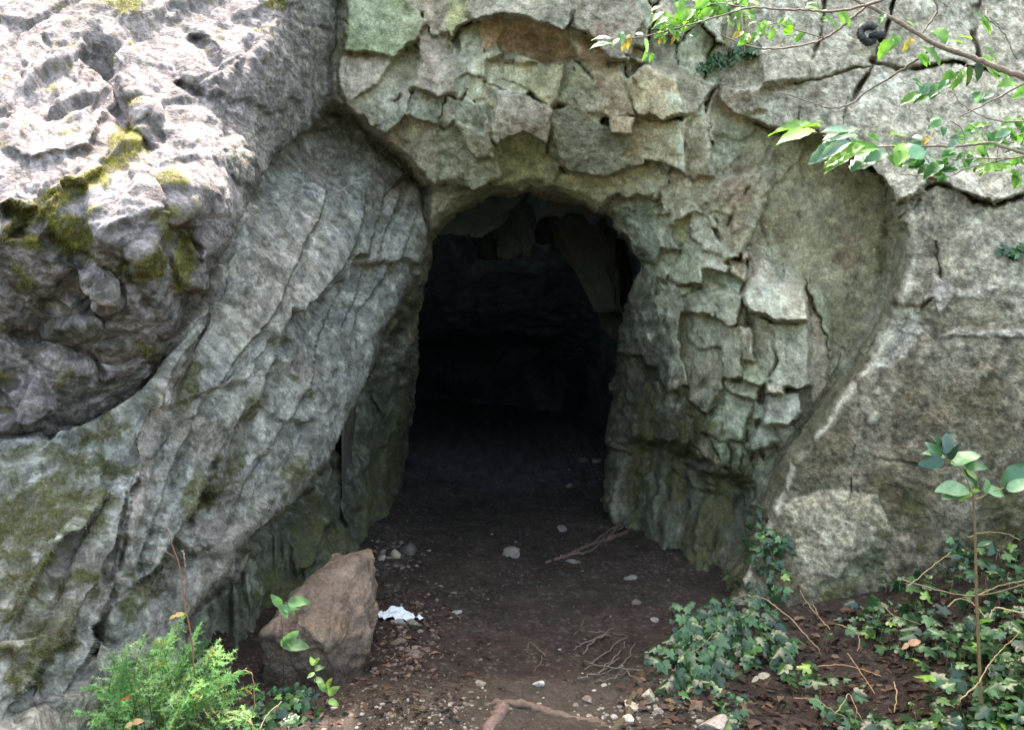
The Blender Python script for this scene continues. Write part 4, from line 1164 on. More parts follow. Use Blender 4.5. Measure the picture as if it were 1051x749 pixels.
# dead leaves on the ground
def litter():
    mb = MB(); r = random.Random(8)
    def one(u, v, s0, s1):
        p = gp(u, v, .004 + .012 * r.random())
        c = r.choice([(92,70,56),(110,86,68),(78,60,50),(128,104,82),(90,74,64),(70,54,46)])
        put_leaf(mb, L_OV, p, (r.uniform(-1, 1), r.uniform(-1, 1), r.uniform(-.35, .35)), (r.gauss(0, .45), r.gauss(0, .45), 1), r.uniform(s0, s1), lin(*c) * r.uniform(.45, .95), r.uniform(-.8, .8))
    n = 0
    while n < 2100:
        u, v = r.uniform(640, 1280), r.uniform(575, 800)
        if v < 640 - (u - 760) * .12 or (u < 720 and v < 690): continue
        one(u, v, .025, .06); n += 1
    for _ in range(420): one(r.gauss(400, 32), r.gauss(640, 34), .018, .04)
    for _ in range(200): one(r.uniform(300, 480), r.gauss(720, 18), .018, .04)
    for _ in range(140): one(r.uniform(380, 700), r.uniform(540, 720), .012, .03)
    o = mb.build('leaf_litter', M_LITTER); o['kind'] = 'stuff'
    o['label'] = 'brown dead leaves lying over the soil'
litter()

# crumpled white paper
def paper():
    p = gp(409, 634); k = p[1] / F
    nu_, nv_ = 44, 26; vs, fs = [], []
    out = [(-18,-2),(-14,5),(-8,7),(-6,5),(0,7),(4,6),(10,5),(14,2),(22,3),(20,-1),(13,-2),(8,-6),(0,-8),(-8,-7),(-13,-6)]
    for i in range(nv_ + 1):
        for j in range(nu_ + 1):
            t = j / nu_; x = -18 + 40 * t
            top = np.interp(x, [-18,-12,-8,0,8,14,22], [1,5,7,8.5,6,2,1]); bot = np.interp(x, [-18,-14,-8,-6,0,4,10,14,20,22], [-1,-5,-7,-4,-7,-5,-4,-2,-2,1])
            y = bot + (top - bot) * i / nv_
            q = np.array([[x * .14, y * .22, 3.]])
            z = 6.5 * abs(fbm(q, .8, 3)[0]) + 3.5 * max(0, 1 - ((x + 4) / 14) ** 2) * (i / nv_)
            x *= 1.18; y *= 1.15
            vs.append((p[0] + x * k, p[1] + y * k * 2.0, hgt(p[0] + x * k, p[1] + y * k * 2.0) + .012 + z * k * .8))
    for i in range(nv_):
        for j in range(nu_):
            a = i * (nu_ + 1) + j; fs.append((a, a + 1, a + nu_ + 2, a + nu_ + 1))
    mb = MB(); mb.add(vs, fs, (.66, .69, .74))
    thing(mb.build('paper_tissue', M_PAPER), 'crumpled white tissue lying on the rubble right of the big boulder', 'litter')
paper()

# ------------------------------------------------------------------ wood on the ground
def wood(name, lines, mat, col, label, cat, group=None, lift=.003, wig=.004, seg=6):
    mb = MB()
    for pts, r0, r1 in lines:
        q = []
        for u, v, *z in pts:
            p = gp(u, v, lift + (z[0] if z else 0)); q.append(p)
        q = smooth_line(q, seg); n = len(q)
        q = [Vector(p) + rv(wig) * (1 if 0 < i < n - 1 else .3) for i, p in enumerate(q)]
        mb.tube(q, [(r0 + (r1 - r0) * i / (n - 1)) * random.uniform(.85, 1.15) for i in range(n)], jit(col), 7)
    return thing(mb.build(name, mat), label, cat, group)

wood('dead_branch', [([(560,578),(582,571),(600,562),(620,556),(645,546)], .012, .022), ([(585,570),(605,566),(625,552,.02),(640,545,.03)], .010, .008), ([(606,560),(625,549,.03),(648,541,.04)], .012, .006),
     ([(622,556),(640,540,.05),(655,536,.05)], .010, .004)], M_BARK, lin(92,72,64), 'dead brown branch lying across the floor inside the cave mouth', 'branch')
wood('tree_root', [([(430,727),(455,721),(490,722),(518,722,.012),(545,726,.012),(575,733),(600,738),(622,744)], .010, .022), ([(518,722,.012),(512,735,.008),(498,752),(480,775)], .026, .030), ([(455,721),(440,728),(420,728)], .010, .006)],
     M_BARK, lin(112,94,82), 'thick bare grey brown root crossing the path in front of the cave', 'tree root', lift=-.009)
wood('tree_root', [([(652,712),(646,722),(643,738),(628,752)], .014, .018)], M_BARK, lin(92,82,62), 'short mossy root stub curling down beside the pale stones', 'tree root')
tw_lines = []
for pts in [[(600,688),(622,672),(644,657)], [(598,683),(626,690),(660,692)], [(612,696),(640,684),(652,664)], [(604,650),(622,649),(640,654)], [(592,700),(616,694),(636,680)], [(626,655),(600,664),(588,668)],
            [(640,690),(648,700),(660,705)], [(598,672),(610,660),(630,650)], [(610,702),(634,699),(652,688)], [(620,690),(634,676),(642,660)], [(560,676),(545,664),(541,672)], [(540,676),(546,662),(552,657)]]:
    tw_lines.append(([(u, v, random.uniform(0, .025)) for u, v in pts], .0045, .0022))
wood('twig_heap', tw_lines[:10], M_BARK, lin(96,84,76), 'tangle of thin grey twigs on the path beside the ivy clump', 'twigs')
wood('fallen_twig', tw_lines[10:11], M_BARK, lin(92,76,64), 'short dark twig on bare earth at the middle of the path', 'twig', 'small twigs on the path')
wood('fallen_twig', [([(590,652),(598,640),(603,632)], .0035, .002)], M_BARK, lin(92,76,64), 'thin slanting twig on the soil just above the twig tangle', 'twig', 'small twigs on the path')
wood('fallen_twig', [([(548,690),(556,676),(562,664)], .0035, .002)], M_BARK, lin(92,76,64), 'bent twig lying between the whitish stone and the path middle', 'twig', 'small twigs on the path')

# pale dry vine stems over the ivy bank: picture points with a lift above the ground
G_VINE = 'dry vine stems over the ivy bank'
def stem(pts, r0, r1, col, label, name='dry_vine', group=G_VINE, cat='dry stem', Y=None, fork=None):
    mb = MB()
    def world_pts(pp):
        out = []
        for a in pp:
            if len(a) == 3: out.append(Vector(p2w(a[0], a[1], a[2])))
            else: out.append(gp(a[0], a[1], .02))
        return [Vector(p) + rv(.0014) for p in smooth_line(out, 6)]
    q = world_pts(pts); n = len(q)
    mb.tube(q, [0.62 * (r0 + (r1 - r0) * i / (n - 1)) * random.uniform(.85, 1.2) for i in range(n)], jit(col, .1, .06), 6)
    for fk in fork or []:
        q = world_pts(fk); n = len(q)
        mb.tube(q, [r1 * 1.2 + (r1 * .5 - r1 * 1.2) * i / (n - 1) for i in range(n)], col, 5)
    return thing(mb.build(name, M_DRY), label, cat, group)
DRY = lin(158,132,98)
stem([(750,615,3.72),(768,611,3.62),(786,615,3.52),(795,622,3.46),(812,635,3.36),(830,655,3.28),(842,668,3.24)], .005, .003, DRY, 'arched pale stem rising over the large ivy clump')
stem([(852,646,3.42),(838,630,3.48),(826,614,3.52),(822,606,3.54)], .004, .0022, DRY, 'forked pale stem leaning against the base of the right slab', fork=[[(834,626,3.5),(828,618,3.52),(824,621,3.52)], [(840,632,3.46),(833,616,3.5)]])
stem([(932,601,3.45),(952,585,3.55),(976,566,3.65)], .004, .003, DRY, 'straight light twig slanting up to the ivy below the slab')
stem([(992,551,3.35),(1012,546,3.35),(1034,548,3.35),(1047,554,3.3)], .0032, .002, DRY, 'thin curved stem hooking to the right behind the sapling')
stem([(925,594,3.5),(965,606,3.45),(1005,611,3.4),(1060,597,3.35)], .0055, .004, lin(150,116,94), 'long reddish stem running level across the top of the ivy bank')
stem([(972,622,3.2),(985,614,3.2),(1000,620,3.15),(1010,632,3.1)], .005, .003, DRY, 'short arched stem just left of the sapling stem')
stem([(1015,635,3.1),(1022,624,3.1),(1040,627,3.05),(1065,630,3.0)], .006, .004, lin(186,160,126), 'thick pale stem bending to the right of the sapling')
stem([(858,640,3.35),(875,646,3.3),(882,655,3.25),(880,668,3.2)], .004, .002, DRY, 'hooked stem below the dark hollow of the slab')
stem([(905,618,3.4),(915,630,3.35),(925,634,3.3),(945,640,3.25)], .004, .002, lin(150,120,96), 'brown stem curving through ivy left of the bank middle')
stem([(918,700,2.85),(920,712,2.8),(918,730,2.75)], .004, .003, DRY, 'pale upright bit of stem among the leaves near the bottom')
stem([(857,733,2.8),(866,720,2.85),(872,712,2.9),(880,730,2.75),(888,742,2.72)], .0035, .002, DRY, 'small bent stem arching over dead leaves at the bottom')
stem([(838,684,3.1),(862,682,3.05),(890,688,3.0),(905,694,2.95)], .0035, .002, lin(160,124,98), 'thin level stem above the dead leaves of the bank')
stem([(815,716,2.9),(838,718,2.88),(850,726,2.85),(872,738,2.8)], .003, .002, lin(150,120,96), 'fine stem lying low on dead leaves left of the bank bottom')
stem([(985,718,2.6),(1003,702,2.65),(1015,682,2.75),(1030,665,2.85),(1046,650,2.95)], .004, .002, DRY, 'long leaning stem crossing behind the sapling foot')
stem([(640,703,3.45),(655,704,3.43),(690,704,3.4),(735,690,3.35)], .003, .002, lin(150,120,96), 'thin straight stem from the path into the ivy clump')
stem([(870,670,3.2),(884,690,3.05),(898,712,2.9)], .003, .002, DRY, 'thin straight stem dropping through the middle of the bank')
stem([(1000,612,3.3),(1030,600,3.3),(1070,592,3.3)], .004, .003, lin(160,130,106), 'rosy stem reaching the right edge above the bank')
stem([(700,672,3.4),(712,668,3.4),(722,660,3.45),(742,641,3.55)], .003, .002, DRY, 'short stem poking from the ivy clump toward the rock')

# ------------------------------------------------------------------ ivy
def ivy_ground():
    mb = MB(); r = random.Random(21); n = 0; tries = 0
    while n < 2000 and tries < 30000:
        tries += 1
        u, v = r.uniform(800, 1290), r.uniform(545, 820)
        top = np.interp(u, [800, 850, 900, 960, 1000, 1051, 1110, 1290], [690, 655, 610, 592, 575, 560, 555, 545])
        if v < top: continue
        p = gp(u, v)
        d = .48 + 1.2 * fbm(np.array([[p[0], p[1], 0.]]), 2.4, 3, seed=66.)[0] + (.35 if u > 930 else 0)
        if r.random() > d: continue
        n += 1
        h = r.uniform(.02, .11)
        put_leaf(mb, L_IVY, p + Vector((0, 0, h)), (r.gauss(0, 1), r.gauss(-.4, .8), r.gauss(-.15, .3)), (r.gauss(0, .4), r.gauss(-.35, .4), 1), r.choice([.022, .03, .04, .046, .054, .066]) * r.uniform(.8, 1.15), ivy_col(), r.uniform(.1, .6))
        if r.random() < .5: mb.tube([p, p + Vector((r.uniform(-.02, .02), r.uniform(-.02, .02), h))], .0012, lin(120,110,70), 4)
    o = mb.build('ivy_ground_cover', M_IVY); o['kind'] = 'stuff'
    o['label'] = 'glossy ivy leaves covering the bank under the right rock slab'
ivy_ground()

def ivy_patch(name, label, area, n, size, group=None, on_rock=False, tall=.12, seed=0, stems=()):
    """ivy of one clump: leaves facing the light and their running stems"""
    r = random.Random(seed)
    base = at_rock(*area[0][:2])[0] if on_rock else gp(*area[0][:2])
    root = empty(name, base, label, 'ivy', group)
    mb, sb = MB(), MB()
    tot = sum(a[2] * a[3] for a in area)
    for (u, v, ru, rvv, *hh) in area:
        for _ in range(int(n * ru * rvv / tot) + 1):
            while True:
                a, b = r.uniform(-1, 1), r.uniform(-1, 1)
                if a * a + b * b < 1: break
            if on_rock:
                p, nn = at_rock(u + a * ru, v + b * rvv)
                q = p + nn * r.uniform(.02, .05)
                al = Vector((r.gauss(0, .8), -.25, r.gauss(-.6, .6))); nm = nn + Vector((r.gauss(0, .3), 0, .35 + r.gauss(0, .3)))
            else:
                g = gp(u + a * ru, v + b * rvv); h = (hh[0] if hh else tall) * r.uniform(.15, 1) * (1.1 - .6 * (a * a + b * b))
                p = g; q = g + Vector((0, 0, h)); nm = Vector((r.gauss(0, .35), -.55 + r.gauss(0, .35), .8)); al = Vector((r.gauss(0, .9), -.5, r.gauss(-.5, .35)))
            put_leaf(mb, L_IVY, q, al, nm, size * r.uniform(.6, 1.2), ivy_col(), r.uniform(.1, .6))
            if r.random() < .6: mb.tube([p, (p + q) / 2 + rv(.004), q], .0013, lin(104,96,62), 4)
    mb.build('foliage', M_IVY, root)
    for st in stems:
        q = smooth_line([Vector(at_rock(u, v, .012)[0]) if on_rock else gp(u, v, .02) for u, v in st], 5)
        sb = MB(); sb.tube(q, [.003] * len(q), lin(110,90,66), 5); sb.build('stem', M_DRY, root)
    set_base(root); return root

ivy_patch('ivy_clump', 'dense dark ivy clump at the foot of the right slab beside the path',
  [(700,690,38,26,.12),(735,672,44,30,.16),(770,660,40,30,.18),(712,668,30,24,.16),(790,680,26,22,.12),(745,640,22,16,.14),(690,640,9,8,.10),(735,705,20,14,.06),(690,712,14,10,.05),(720,650,26,16,.18)], 330, .052, seed=3)
ivy_patch('climbing_ivy', 'ivy climbing the lower left edge of the right rock slab', [(782,535,10,14),(788,555,20,16),(798,560,18,18),(782,575,12,16),(800,595,12,18),(790,612,16,14),(775,608,10,10),(778,524,5,6),(755,600,6,6)], 105, .038, on_rock=True, seed=5,
  stems=[[(800,622),(800,590),(790,560),(780,530)], [(785,620),(776,590),(780,560)]])
ivy_patch('climbing_ivy', 'ivy growing up the slab above the dark bank, left of the sapling', [(985,580,20,18),(975,560,12,10),(1000,595,24,12),(955,598,22,8),(1030,590,20,14),(925,600,22,10)], 110, .036, on_rock=True, seed=6, stems=[[(990,610),(985,580),(975,556)]])
ivy_patch('small_ivy', 'small patch of dark ivy below the boulder beside the feathery shrub', [(290,722,28,14,.06),(300,735,30,12,.05),(272,740,20,10,.05),(310,718,14,10,.06)], 80, .042, seed=9)
ivy_patch('hanging_ivy', 'ivy tuft hanging from the dark cleft above the right shoulder of the arch', [(735,62,16,8),(752,58,22,9),(775,57,10,5),(722,70,10,5),(712,74,4,3)], 62, .045, on_rock=True, seed=12)
ivy_patch('small_ivy', 'small ivy sprig among dead leaves below the large ivy clump', [(745,723,12,8,.05),(752,742,18,9,.05),(765,716,8,5,.04)], 30, .040, seed=14)
ivy_patch('wall_seedling', 'small green plant growing out of the right slab at the right edge of the view', [(1036,260,14,5),(1048,264,8,4),(1028,256,5,4)], 16, .040, on_rock=True, seed=15)
# ------------------------------------------------------------------ feathery shrub, lower left
def shrub():
    base = gp(160, 790)
    base = Vector((base[0], 2.62, hgt(base[0], 2.62)))
    root = empty('feathery_shrub', base, 'bright green feathery shrub with thread fine leaves at lower left', 'shrub')
    nb, sb = MB(), MB(); r = random.Random(2)
    greens = [lin(150,190,138), lin(170,204,150), lin(122,166,116), lin(190,214,168), lin(104,148,100)]
    def needles(p0, p1, n, L, col):
        d = (p1 - p0)
        for i in range(n):
            t = r.random(); p = p0 + d * t
            q = (d.normalized() * r.uniform(.2, .8) + Vector((r.gauss(0, 1), r.gauss(0, 1), r.gauss(0, .8))).normalized()).normalized() * L * r.uniform(.6, 1.2)
            s = q.cross(Vector((r.gauss(0, 1), r.gauss(0, 1), r.gauss(0, 1)))).normalized() * .0013
            nb.add([p - s, p + s, p + q], [(0, 1, 2)], col)
    # tips aimed at the picture outline of the crown
    tips = []
    for _ in range(46):
        u = r.gauss(168, 56)
        vt = np.interp(u, [60,85,120,150,185,205,240,262,290], [748,705,672,652,634,646,662,700,745])
        tips.append((min(max(u, 68), 268), vt + abs(r.gauss(0, 36)) + 3, r.uniform(2.35, 2.9)))
    tips += [(243,666,2.6),(236,690,2.5),(264,702,2.5),(206,640,2.7),(190,630,2.7),(112,672,2.6),(88,702,2.5),(148,650,2.6),(226,656,2.65),(76,730,2.45),(255,730,2.45),(175,648,2.5),(132,660,2.55)]
    for (u, v, Yt) in tips:
        tip = Vector(p2w(u, v, Yt)); b = base + Vector((r.gauss(0, .05), r.gauss(0, .05), 0))
        mid = (b + tip) / 2 + Vector((r.gauss(0, .03), r.gauss(0, .03), .07))
        ln = [Vector(x) for x in smooth_line([b, mid, tip], 8)]
        nb.tube(ln, [.0026 * (1 - .75 * i / (len(ln) - 1)) for i in range(len(ln))], lin(110,130,70), 4)
        c0 = r.choice(greens)
        side = Vector((r.gauss(0, 1), r.gauss(0, 1), r.gauss(0, .3))).normalized()
        nbr = r.randint(16, 26)
        for k in range(nbr):
            t = .30 + .68 * k / nbr; i = min(int(t * (len(ln) - 1)), len(ln) - 2)
            p = ln[i].lerp(ln[i + 1], t * (len(ln) - 1) - i)
            ax = (ln[i + 1] - ln[i]).normalized()
            dr = (ax * r.uniform(.5, 1.0) + side * (1 if k % 2 else -1) * r.uniform(.5, 1.1) + Vector((r.gauss(0, .3), r.gauss(0, .3), r.gauss(0, .3)))).normalized()
            L = r.uniform(.07, .11) * (1.1 - t * .75)
            e = p + dr * L + Vector((0, 0, -.012))
            nb.tube([p, e], [.0008, .0004], lin(120,146,86), 3)
            cc = jit(c0, .28, .08) if r.random() > .05 else lin(176,160,96)
            needles(p, e, int(40 * L / .08) + 8, r.uniform(.009, .016), cc)
        needles(ln[-3], ln[-1], 34, .014, jit(c0, .1, .05))
    nb.build('foliage', M_FERN, root, smooth=False)
    set_base(root)
shrub()

def seed_stalk():
    b = gp(200, 735); mb = MB(); hb = MB()
    root = empty('dry_seed_stalk', b, 'tall thin dry reddish stalk with seed heads rising out of the feathery shrub', 'dry stalk')
    def line(pts, r0, r1):
        q = smooth_line([p2w(u, v, Y) for u, v, Y in pts], 6); n = len(q)
        mb.tube(q, [r0 + (r1 - r0) * i / (n - 1) for i in range(n)], lin(150,104,84), 5)
        return q
    q1 = line([(202,735,2.6),(197,660,2.6),(190,620,2.6),(184,580,2.6),(177,560,2.6),(170,534,2.6)], .0026, .0013)
    q2 = line([(180,572,2.6),(172,567,2.6),(161,563,2.6)], .0015, .001)
    q3 = line([(190,612,2.6),(191,590,2.6),(188,565,2.6)], .0018, .001)
    for q, k in ((q1, 10), (q2, 7), (q3, 12)):
        hb = MB()
        hb.tube([q[-5], q[-1]], [.0012, .0014], lin(180,150,130), 5)
        for i in range(k):
            p = Vector(q[-1]).lerp(Vector(q[-5]), random.random())
            hb.tube([p, p + Vector((random.uniform(-.006, .006), random.uniform(-.006, .006), random.uniform(.004, .012)))], [.0022, .0008], lin(190,164,150), 5)
        hb.build('seed_head', M_DRY, root)
    mb.build('stalk', M_DRY, root); set_base(root)
seed_stalk()
stem([(218,718,2.5),(232,697,2.5),(248,688,2.5),(259,692,2.5),(261,715,2.5),(262,730,2.5)], .0024, .0016, lin(176,128,110), 'reddish dry stem arching over the right side of the feathery shrub', group='dry stems in the shrub')
stem([(266,748,2.45),(275,732,2.5),(289,720,2.55)], .0022, .0016, lin(178,156,112), 'straight straw coloured stem between shrub and small ivy', group='dry stems in the shrub')
stem([(250,736,2.42),(258,742,2.42),(262,752,2.42)], .0026, .0016, lin(190,160,100), 'short yellow bent stem at the lower right of the shrub', group='dry stems in the shrub')
def fallen_leaf(u, v, Y, s, col, label, group='yellow dead leaves caught in the shrub'):
    mb = MB(); put_leaf(mb, L_OVS, p2w(u, v, Y), (1, -.2, .3), (0, -1, .6), s, lin(*col), .6)
    put_leaf(mb, L_OVS, p2w(u, v, Y), (-.6, -.4, -.3), (0, -1, .4), s * .7, lin(*col), .8)
    thing(mb.build('dead_leaf', M_LITTER), label, 'dead leaf', group)
fallen_leaf(180,631,2.5,.03,(206,166,110),'curled yellow leaf at the top of the shrub beside the dry stalk')
fallen_leaf(136,741,2.36,.035,(190,150,104),'curled tan leaf low on the front of the shrub')
fallen_leaf(128,716,2.36,.02,(150,92,50),'small rusty leaf in the middle of the shrub')
fallen_leaf(932,660,3.0,.05,(196,150,118),'pale pinkish dead leaf lying on the ivy bank', 'pale dead leaves on the ivy bank')
fallen_leaf(778,694,3.2,.05,(176,160,138),'pale rounded dead leaf between the big ivy clump and the bank', 'pale dead leaves on the ivy bank')

# young plants round the boulder
def seedling(base_uv, Y, stem_pts, leaves, label, col=(104,140,92)):
    b = gp(*base_uv); root = empty('seedling', b, label, 'seedling', 'young plants round the boulder')
    sb, mb = MB(), MB()
    q = smooth_line([Vector(b)] + [Vector(p2w(u, v, Y)) for u, v in stem_pts], 5); n = len(q)
    sb.tube(q, [.0018 * (1 - .5 * i / (n - 1)) for i in range(n)], lin(84,80,58), 5)
    for u0, v0, u1, v1 in leaves:
        a, c = Vector(p2w(u0, v0, Y)), Vector(p2w(u1, v1, Y - .02))
        near = min((Vector(x) for x in q), key=lambda x: (x - a).length)
        mb.tube([near, a], .0009, lin(84,100,58), 4)
        put_leaf(mb, L_OVS, a, c - a, (random.gauss(0, .25), -1, .75), (c - a).length * 1.1, jit(lin(*col), .15), .3)
    sb.build('stem', M_DRY, root); mb.build('foliage', M_LEAF, root); set_base(root)
seedling((291,700), 3.02, [(291,680),(290,650),(289,632),(290,618)], [(289,622,280,612),(288,620,294,632),(291,621,300,628),(292,625,305,622),(296,618,314,616),(290,664,302,650),(291,660,313,662),(291,662,296,656)],
         'taller seedling with broad leaves standing in front of the boulder', (112,146,100))
seedling((324,712), 2.98, [(324,700),(323,688),(322,680)], [(323,690,316,694),(323,686,330,684),(323,682,319,676),(323,680,326,676),(323,696,331,699)], 'small leafy shoot at the lower right corner of the boulder', (132,164,110))
seedling((338,728), 2.9, [(337,715),(335,706)], [(336,712,345,706),(336,708,328,702),(336,706,338,698),(337,718,346,722)], 'tiny pale seedling in the gravel right of the small ivy', (120,150,90))

# sapling with glossy leaves, right
def sapling():
    b = gp(1008, 745); Y = 2.72
    root = empty('sapling', b, 'slender sapling with large glossy leaves standing in front of the right slab', 'sapling')
    sb, mb = MB(), MB()
    q = smooth_line([Vector(b)] + [Vector(p2w(u, v, Y)) for u, v in [(1006,700),(1004,650),(1002,600),(1001,550),(999,508)]], 6); n = len(q)
    sb.tube(q, [.0065 - .0025 * i / (n - 1) for i in range(n)], lin(126,104,76), 7)
    q = smooth_line([p2w(u, v, Y) for u, v in [(999,508),(994,495),(988,483),(978,474),(968,470)]], 6); sb.tube(q, [.0036 - .002 * i / (len(q) - 1) for i in range(len(q))], lin(134,142,84), 6)
    q = smooth_line([p2w(u, v, Y) for u, v in [(1000,512),(1008,510),(1016,504)]], 5); sb.tube(q, [.0025] * len(q), lin(140,130,90), 5)
    dark, mid, light = lin(44,74,52), lin(64,104,64), lin(120,156,112)
    for u0, v0, u1, v1, w, c, nz in [(968,472,944,476,1.0,dark,.4),(966,468,950,452,.8,mid,.9),(968,464,978,441,.8,dark,.3),(970,468,960,446,.6,mid,.8),(976,474,1004,464,1.2,light,1.2),(990,478,1014,478,1.0,mid,.8),
                                     (992,482,1000,488,.8,LIME,.6),(992,502,964,500,.9,light,1.1),(993,505,966,510,.7,mid,.6),(997,505,1001,503,.8,LIME,.6),(1012,505,1014,492,.8,light,.9),(1014,505,1034,503,.8,light,.8),
                                     (1030,500,1058,476,1.1,mid,.8),(1034,503,1062,490,.8,light,1.2),(970,470,950,462,.7,light,1.3),(974,472,984,456,.6,dark,.5),(998,506,984,514,.5,LIME,.7),(1003,560,1014,556,.6,mid,.8),(1003,590,992,586,.5,mid,.9),(1005,640,1016,634,.5,LIME,.8),(988,482,1006,500,.6,mid,.6)]:
        a, e = Vector(p2w(u0, v0, Y + random.uniform(-.03, .03))), Vector(p2w(u1, v1, Y + random.uniform(-.05, .03)))
        L = max((e - a).length, .05)
        put_leaf(mb, leaf_ovate(8, .40 * w, .14, .2), a, e - a, (random.gauss(0, .3), -1, nz), L, jit(c, .1), .5)
    q = smooth_line([p2w(u, v, Y) for u, v in [(1016,504),(1026,502),(1036,498)]], 5); sb.tube(q, [.002] * len(q), lin(140,140,90), 5)
    sb.build('stem', M_DRY, root); mb.build('foliage', M_IVY, root); set_base(root)
sapling()

# ------------------------------------------------------------------ branches of the tree that overhangs from the right
G_BR = 'branches hanging in at the upper right'
def branch(label, limbs, leaves, Y, tw=lin(132,118,106), mat=M_BARK):
    """limbs: (picture points, forward distance at each end, thickness at each end); leaves: base, tip, template, colour, facing"""
    u, v = limbs[0][0][0]
    root = empty('tree_branch', p2w(u, v, limbs[0][1]), label, 'branch', G_BR)
    fb = MB()
    for i, (pts, Ya, Yb, r0, r1) in enumerate(limbs):
        m = len(pts)
        q = smooth_line([p2w(a, b, Ya + (Yb - Ya) * k / (m - 1)) for k, (a, b) in enumerate(pts)], 6); n = len(q)
        q = [Vector(p) + rv(.0012) for p in q]
        tb = MB(); tb.tube(q, [(r0 + (r1 - r0) * k / (n - 1)) * (1.25 if k % 9 == 4 else 1) for k in range(n)], jit(tw, .1, .05), 7)
        tb.build('limb' if i == 0 else 'twig', mat, root)
    for (u0, v0, u1, v1, kind, c, wid, up_) in leaves:
        wid *= .82 if kind == 'o' else 1
        for _k in range(random.choice((0, 1, 1, 2))):        # a smaller leaf beside it
            s_ = random.uniform(.5, .8); ox, oy = random.gauss(0, 6), random.gauss(0, 4)
            a, e = Vector(p2w(u0 + ox, v0 + oy, Y)), Vector(p2w(u0 + ox + (u1 - u0) * s_ + random.gauss(0, 4), v0 + oy + (v1 - v0) * s_ + random.gauss(0, 4), Y - .02))
            put_leaf(fb, leaf_ovate(9, .30, .12, .26, .22), a, e - a, (random.gauss(0, .4), -1, up_), (e - a).length, jit(c, .2, .1), .25)
        yy = Y + random.uniform(-.10, .10)
        a, e = Vector(p2w(u0, v0, yy)), Vector(p2w(u1, v1, yy + random.uniform(-.06, .02)))
        e = a.lerp(e, .6 if c is YEL else .84)
        tpl = leaf_ovate(11, .34 * wid, .12, .26, .24) if kind == 'o' else (L_PALM[0] and ([(x * wid, y, z) for x, y, z in L_PALM[0]], L_PALM[1]))
        put_leaf(fb, tpl, a, e - a, (random.gauss(0, .25), -1 + .3 * random.random(), up_ + random.gauss(0, .2)), (e - a).length, jit(c, .12, .06), .25)
    fb.build('foliage', M_LEAF, root); set_base(root)

G1, G2, G3, YEL, BLUE = lin(94,140,52), lin(118,162,68), lin(70,116,60), lin(168,142,62), lin(116,148,126)
def around(lst, n, rad, size, r, cols=(G1, G2, G3, BLUE)):
    out = []
    for _ in range(n):
        u, v = r.choice(lst); u += r.gauss(0, rad); v += r.gauss(0, rad * .6)
        an = r.uniform(0, 6.28); s = size * r.uniform(.6, 1.2)
        out.append((u, v, u + s * math.cos(an), v + s * .55 * math.sin(an) + 3, 'o', r.choice(cols), r.uniform(.8, 1.3), r.uniform(.2, 1.4)))
    return out
rb = random.Random(33)
# the main limb
branch('thickest grey bare limb slanting down to the right across the upper right rock',
  [([(845,-18),(878,0),(918,20),(958,44),(993,57),(1022,69),(1051,80),(1130,112),(1260,170),(1420,235),(1600,300)], 2.5, 2.1, .004, .012),
   ([(959,48),(937,64),(918,77),(894,91),(873,107),(851,111),(830,104),(800,95)], 2.42, 2.6, .004, .0016),
   ([(888,8),(865,27),(846,40),(830,45),(800,50),(770,48),(745,38),(735,30)], 2.46, 2.7, .004, .0018),
   ([(952,-12),(962,7),(958,19),(946,35)], 2.42, 2.42, .0035, .0028), ([(968,3),(975,7),(982,-4)], 2.42, 2.42, .002, .0015),
   ([(1007,-14),(1012,8),(1014,19),(1028,32),(1044,61)], 2.4, 2.3, .003, .002)],
  [(860,12,870,28,'o',G2,1.1,1),(845,18,866,27,'o',G1,1.2,1),(916,40,904,56,'o',G2,1.2,.6),(920,36,916,50,'o',G1,1,.6),(936,40,930,48,'o',YEL,1,.6),(962,30,974,42,'o',G1,1.4,.8),
   (950,50,972,65,'o',G1,1.3,1),(945,56,960,66,'o',G2,1.2,1),(1000,14,1020,20,'o',G3,1.2,.8),(1012,50,1030,62,'o',G1,1.1,.8),(1020,70,1045,80,'o',G2,1,.8),(985,38,1002,36,'o',G2,1,1.2),(930,22,942,26,'o',G2,1.1,.8),(906,22,900,28,'o',G3,1,.8),(1005,22,1018,28,'o',G2,1,.6)], 2.42)
# leafy twig to the upper left
branch('leafy twig with yellowing leaf ends reaching left across the top of the arch',
  [([(925,-6),(883,7),(857,12),(830,11),(800,10),(770,8),(742,16),(718,23),(690,30),(660,38),(625,41),(610,40)], 2.35, 2.7, .004, .0012), ([(770,8),(740,4),(712,6),(690,14)], 2.55, 2.7, .002, .001), ([(718,23),(700,34),(672,36)], 2.62, 2.7, .0015, .001)],
  [(626,40,604,36,'o',BLUE,1.1,1.3),(636,40,626,46,'o',G2,1.2,.8),(640,38,638,48,'o',BLUE,.9,.8),(648,40,640,58,'o',YEL,.8,.3),(646,36,644,50,'o',YEL,.7,.3),(660,36,650,32,'o',BLUE,1.2,1.2),(662,40,666,56,'o',BLUE,.8,.3),(664,52,660,64,'o',G2,.8,.3),
   (676,34,682,30,'o',BLUE,1,1),(692,38,688,48,'o',YEL,.7,.3),(694,30,704,34,'o',G1,1.2,.9),(690,24,680,26,'o',G2,1.1,.9)] +
  around([(695,22),(710,16),(725,8),(740,5),(720,0),(752,8),(765,2),(700,6),(690,26),(760,16),(735,-2)], 50, 8, 17, rb, (G1, G2, G2, G3)), 2.66)
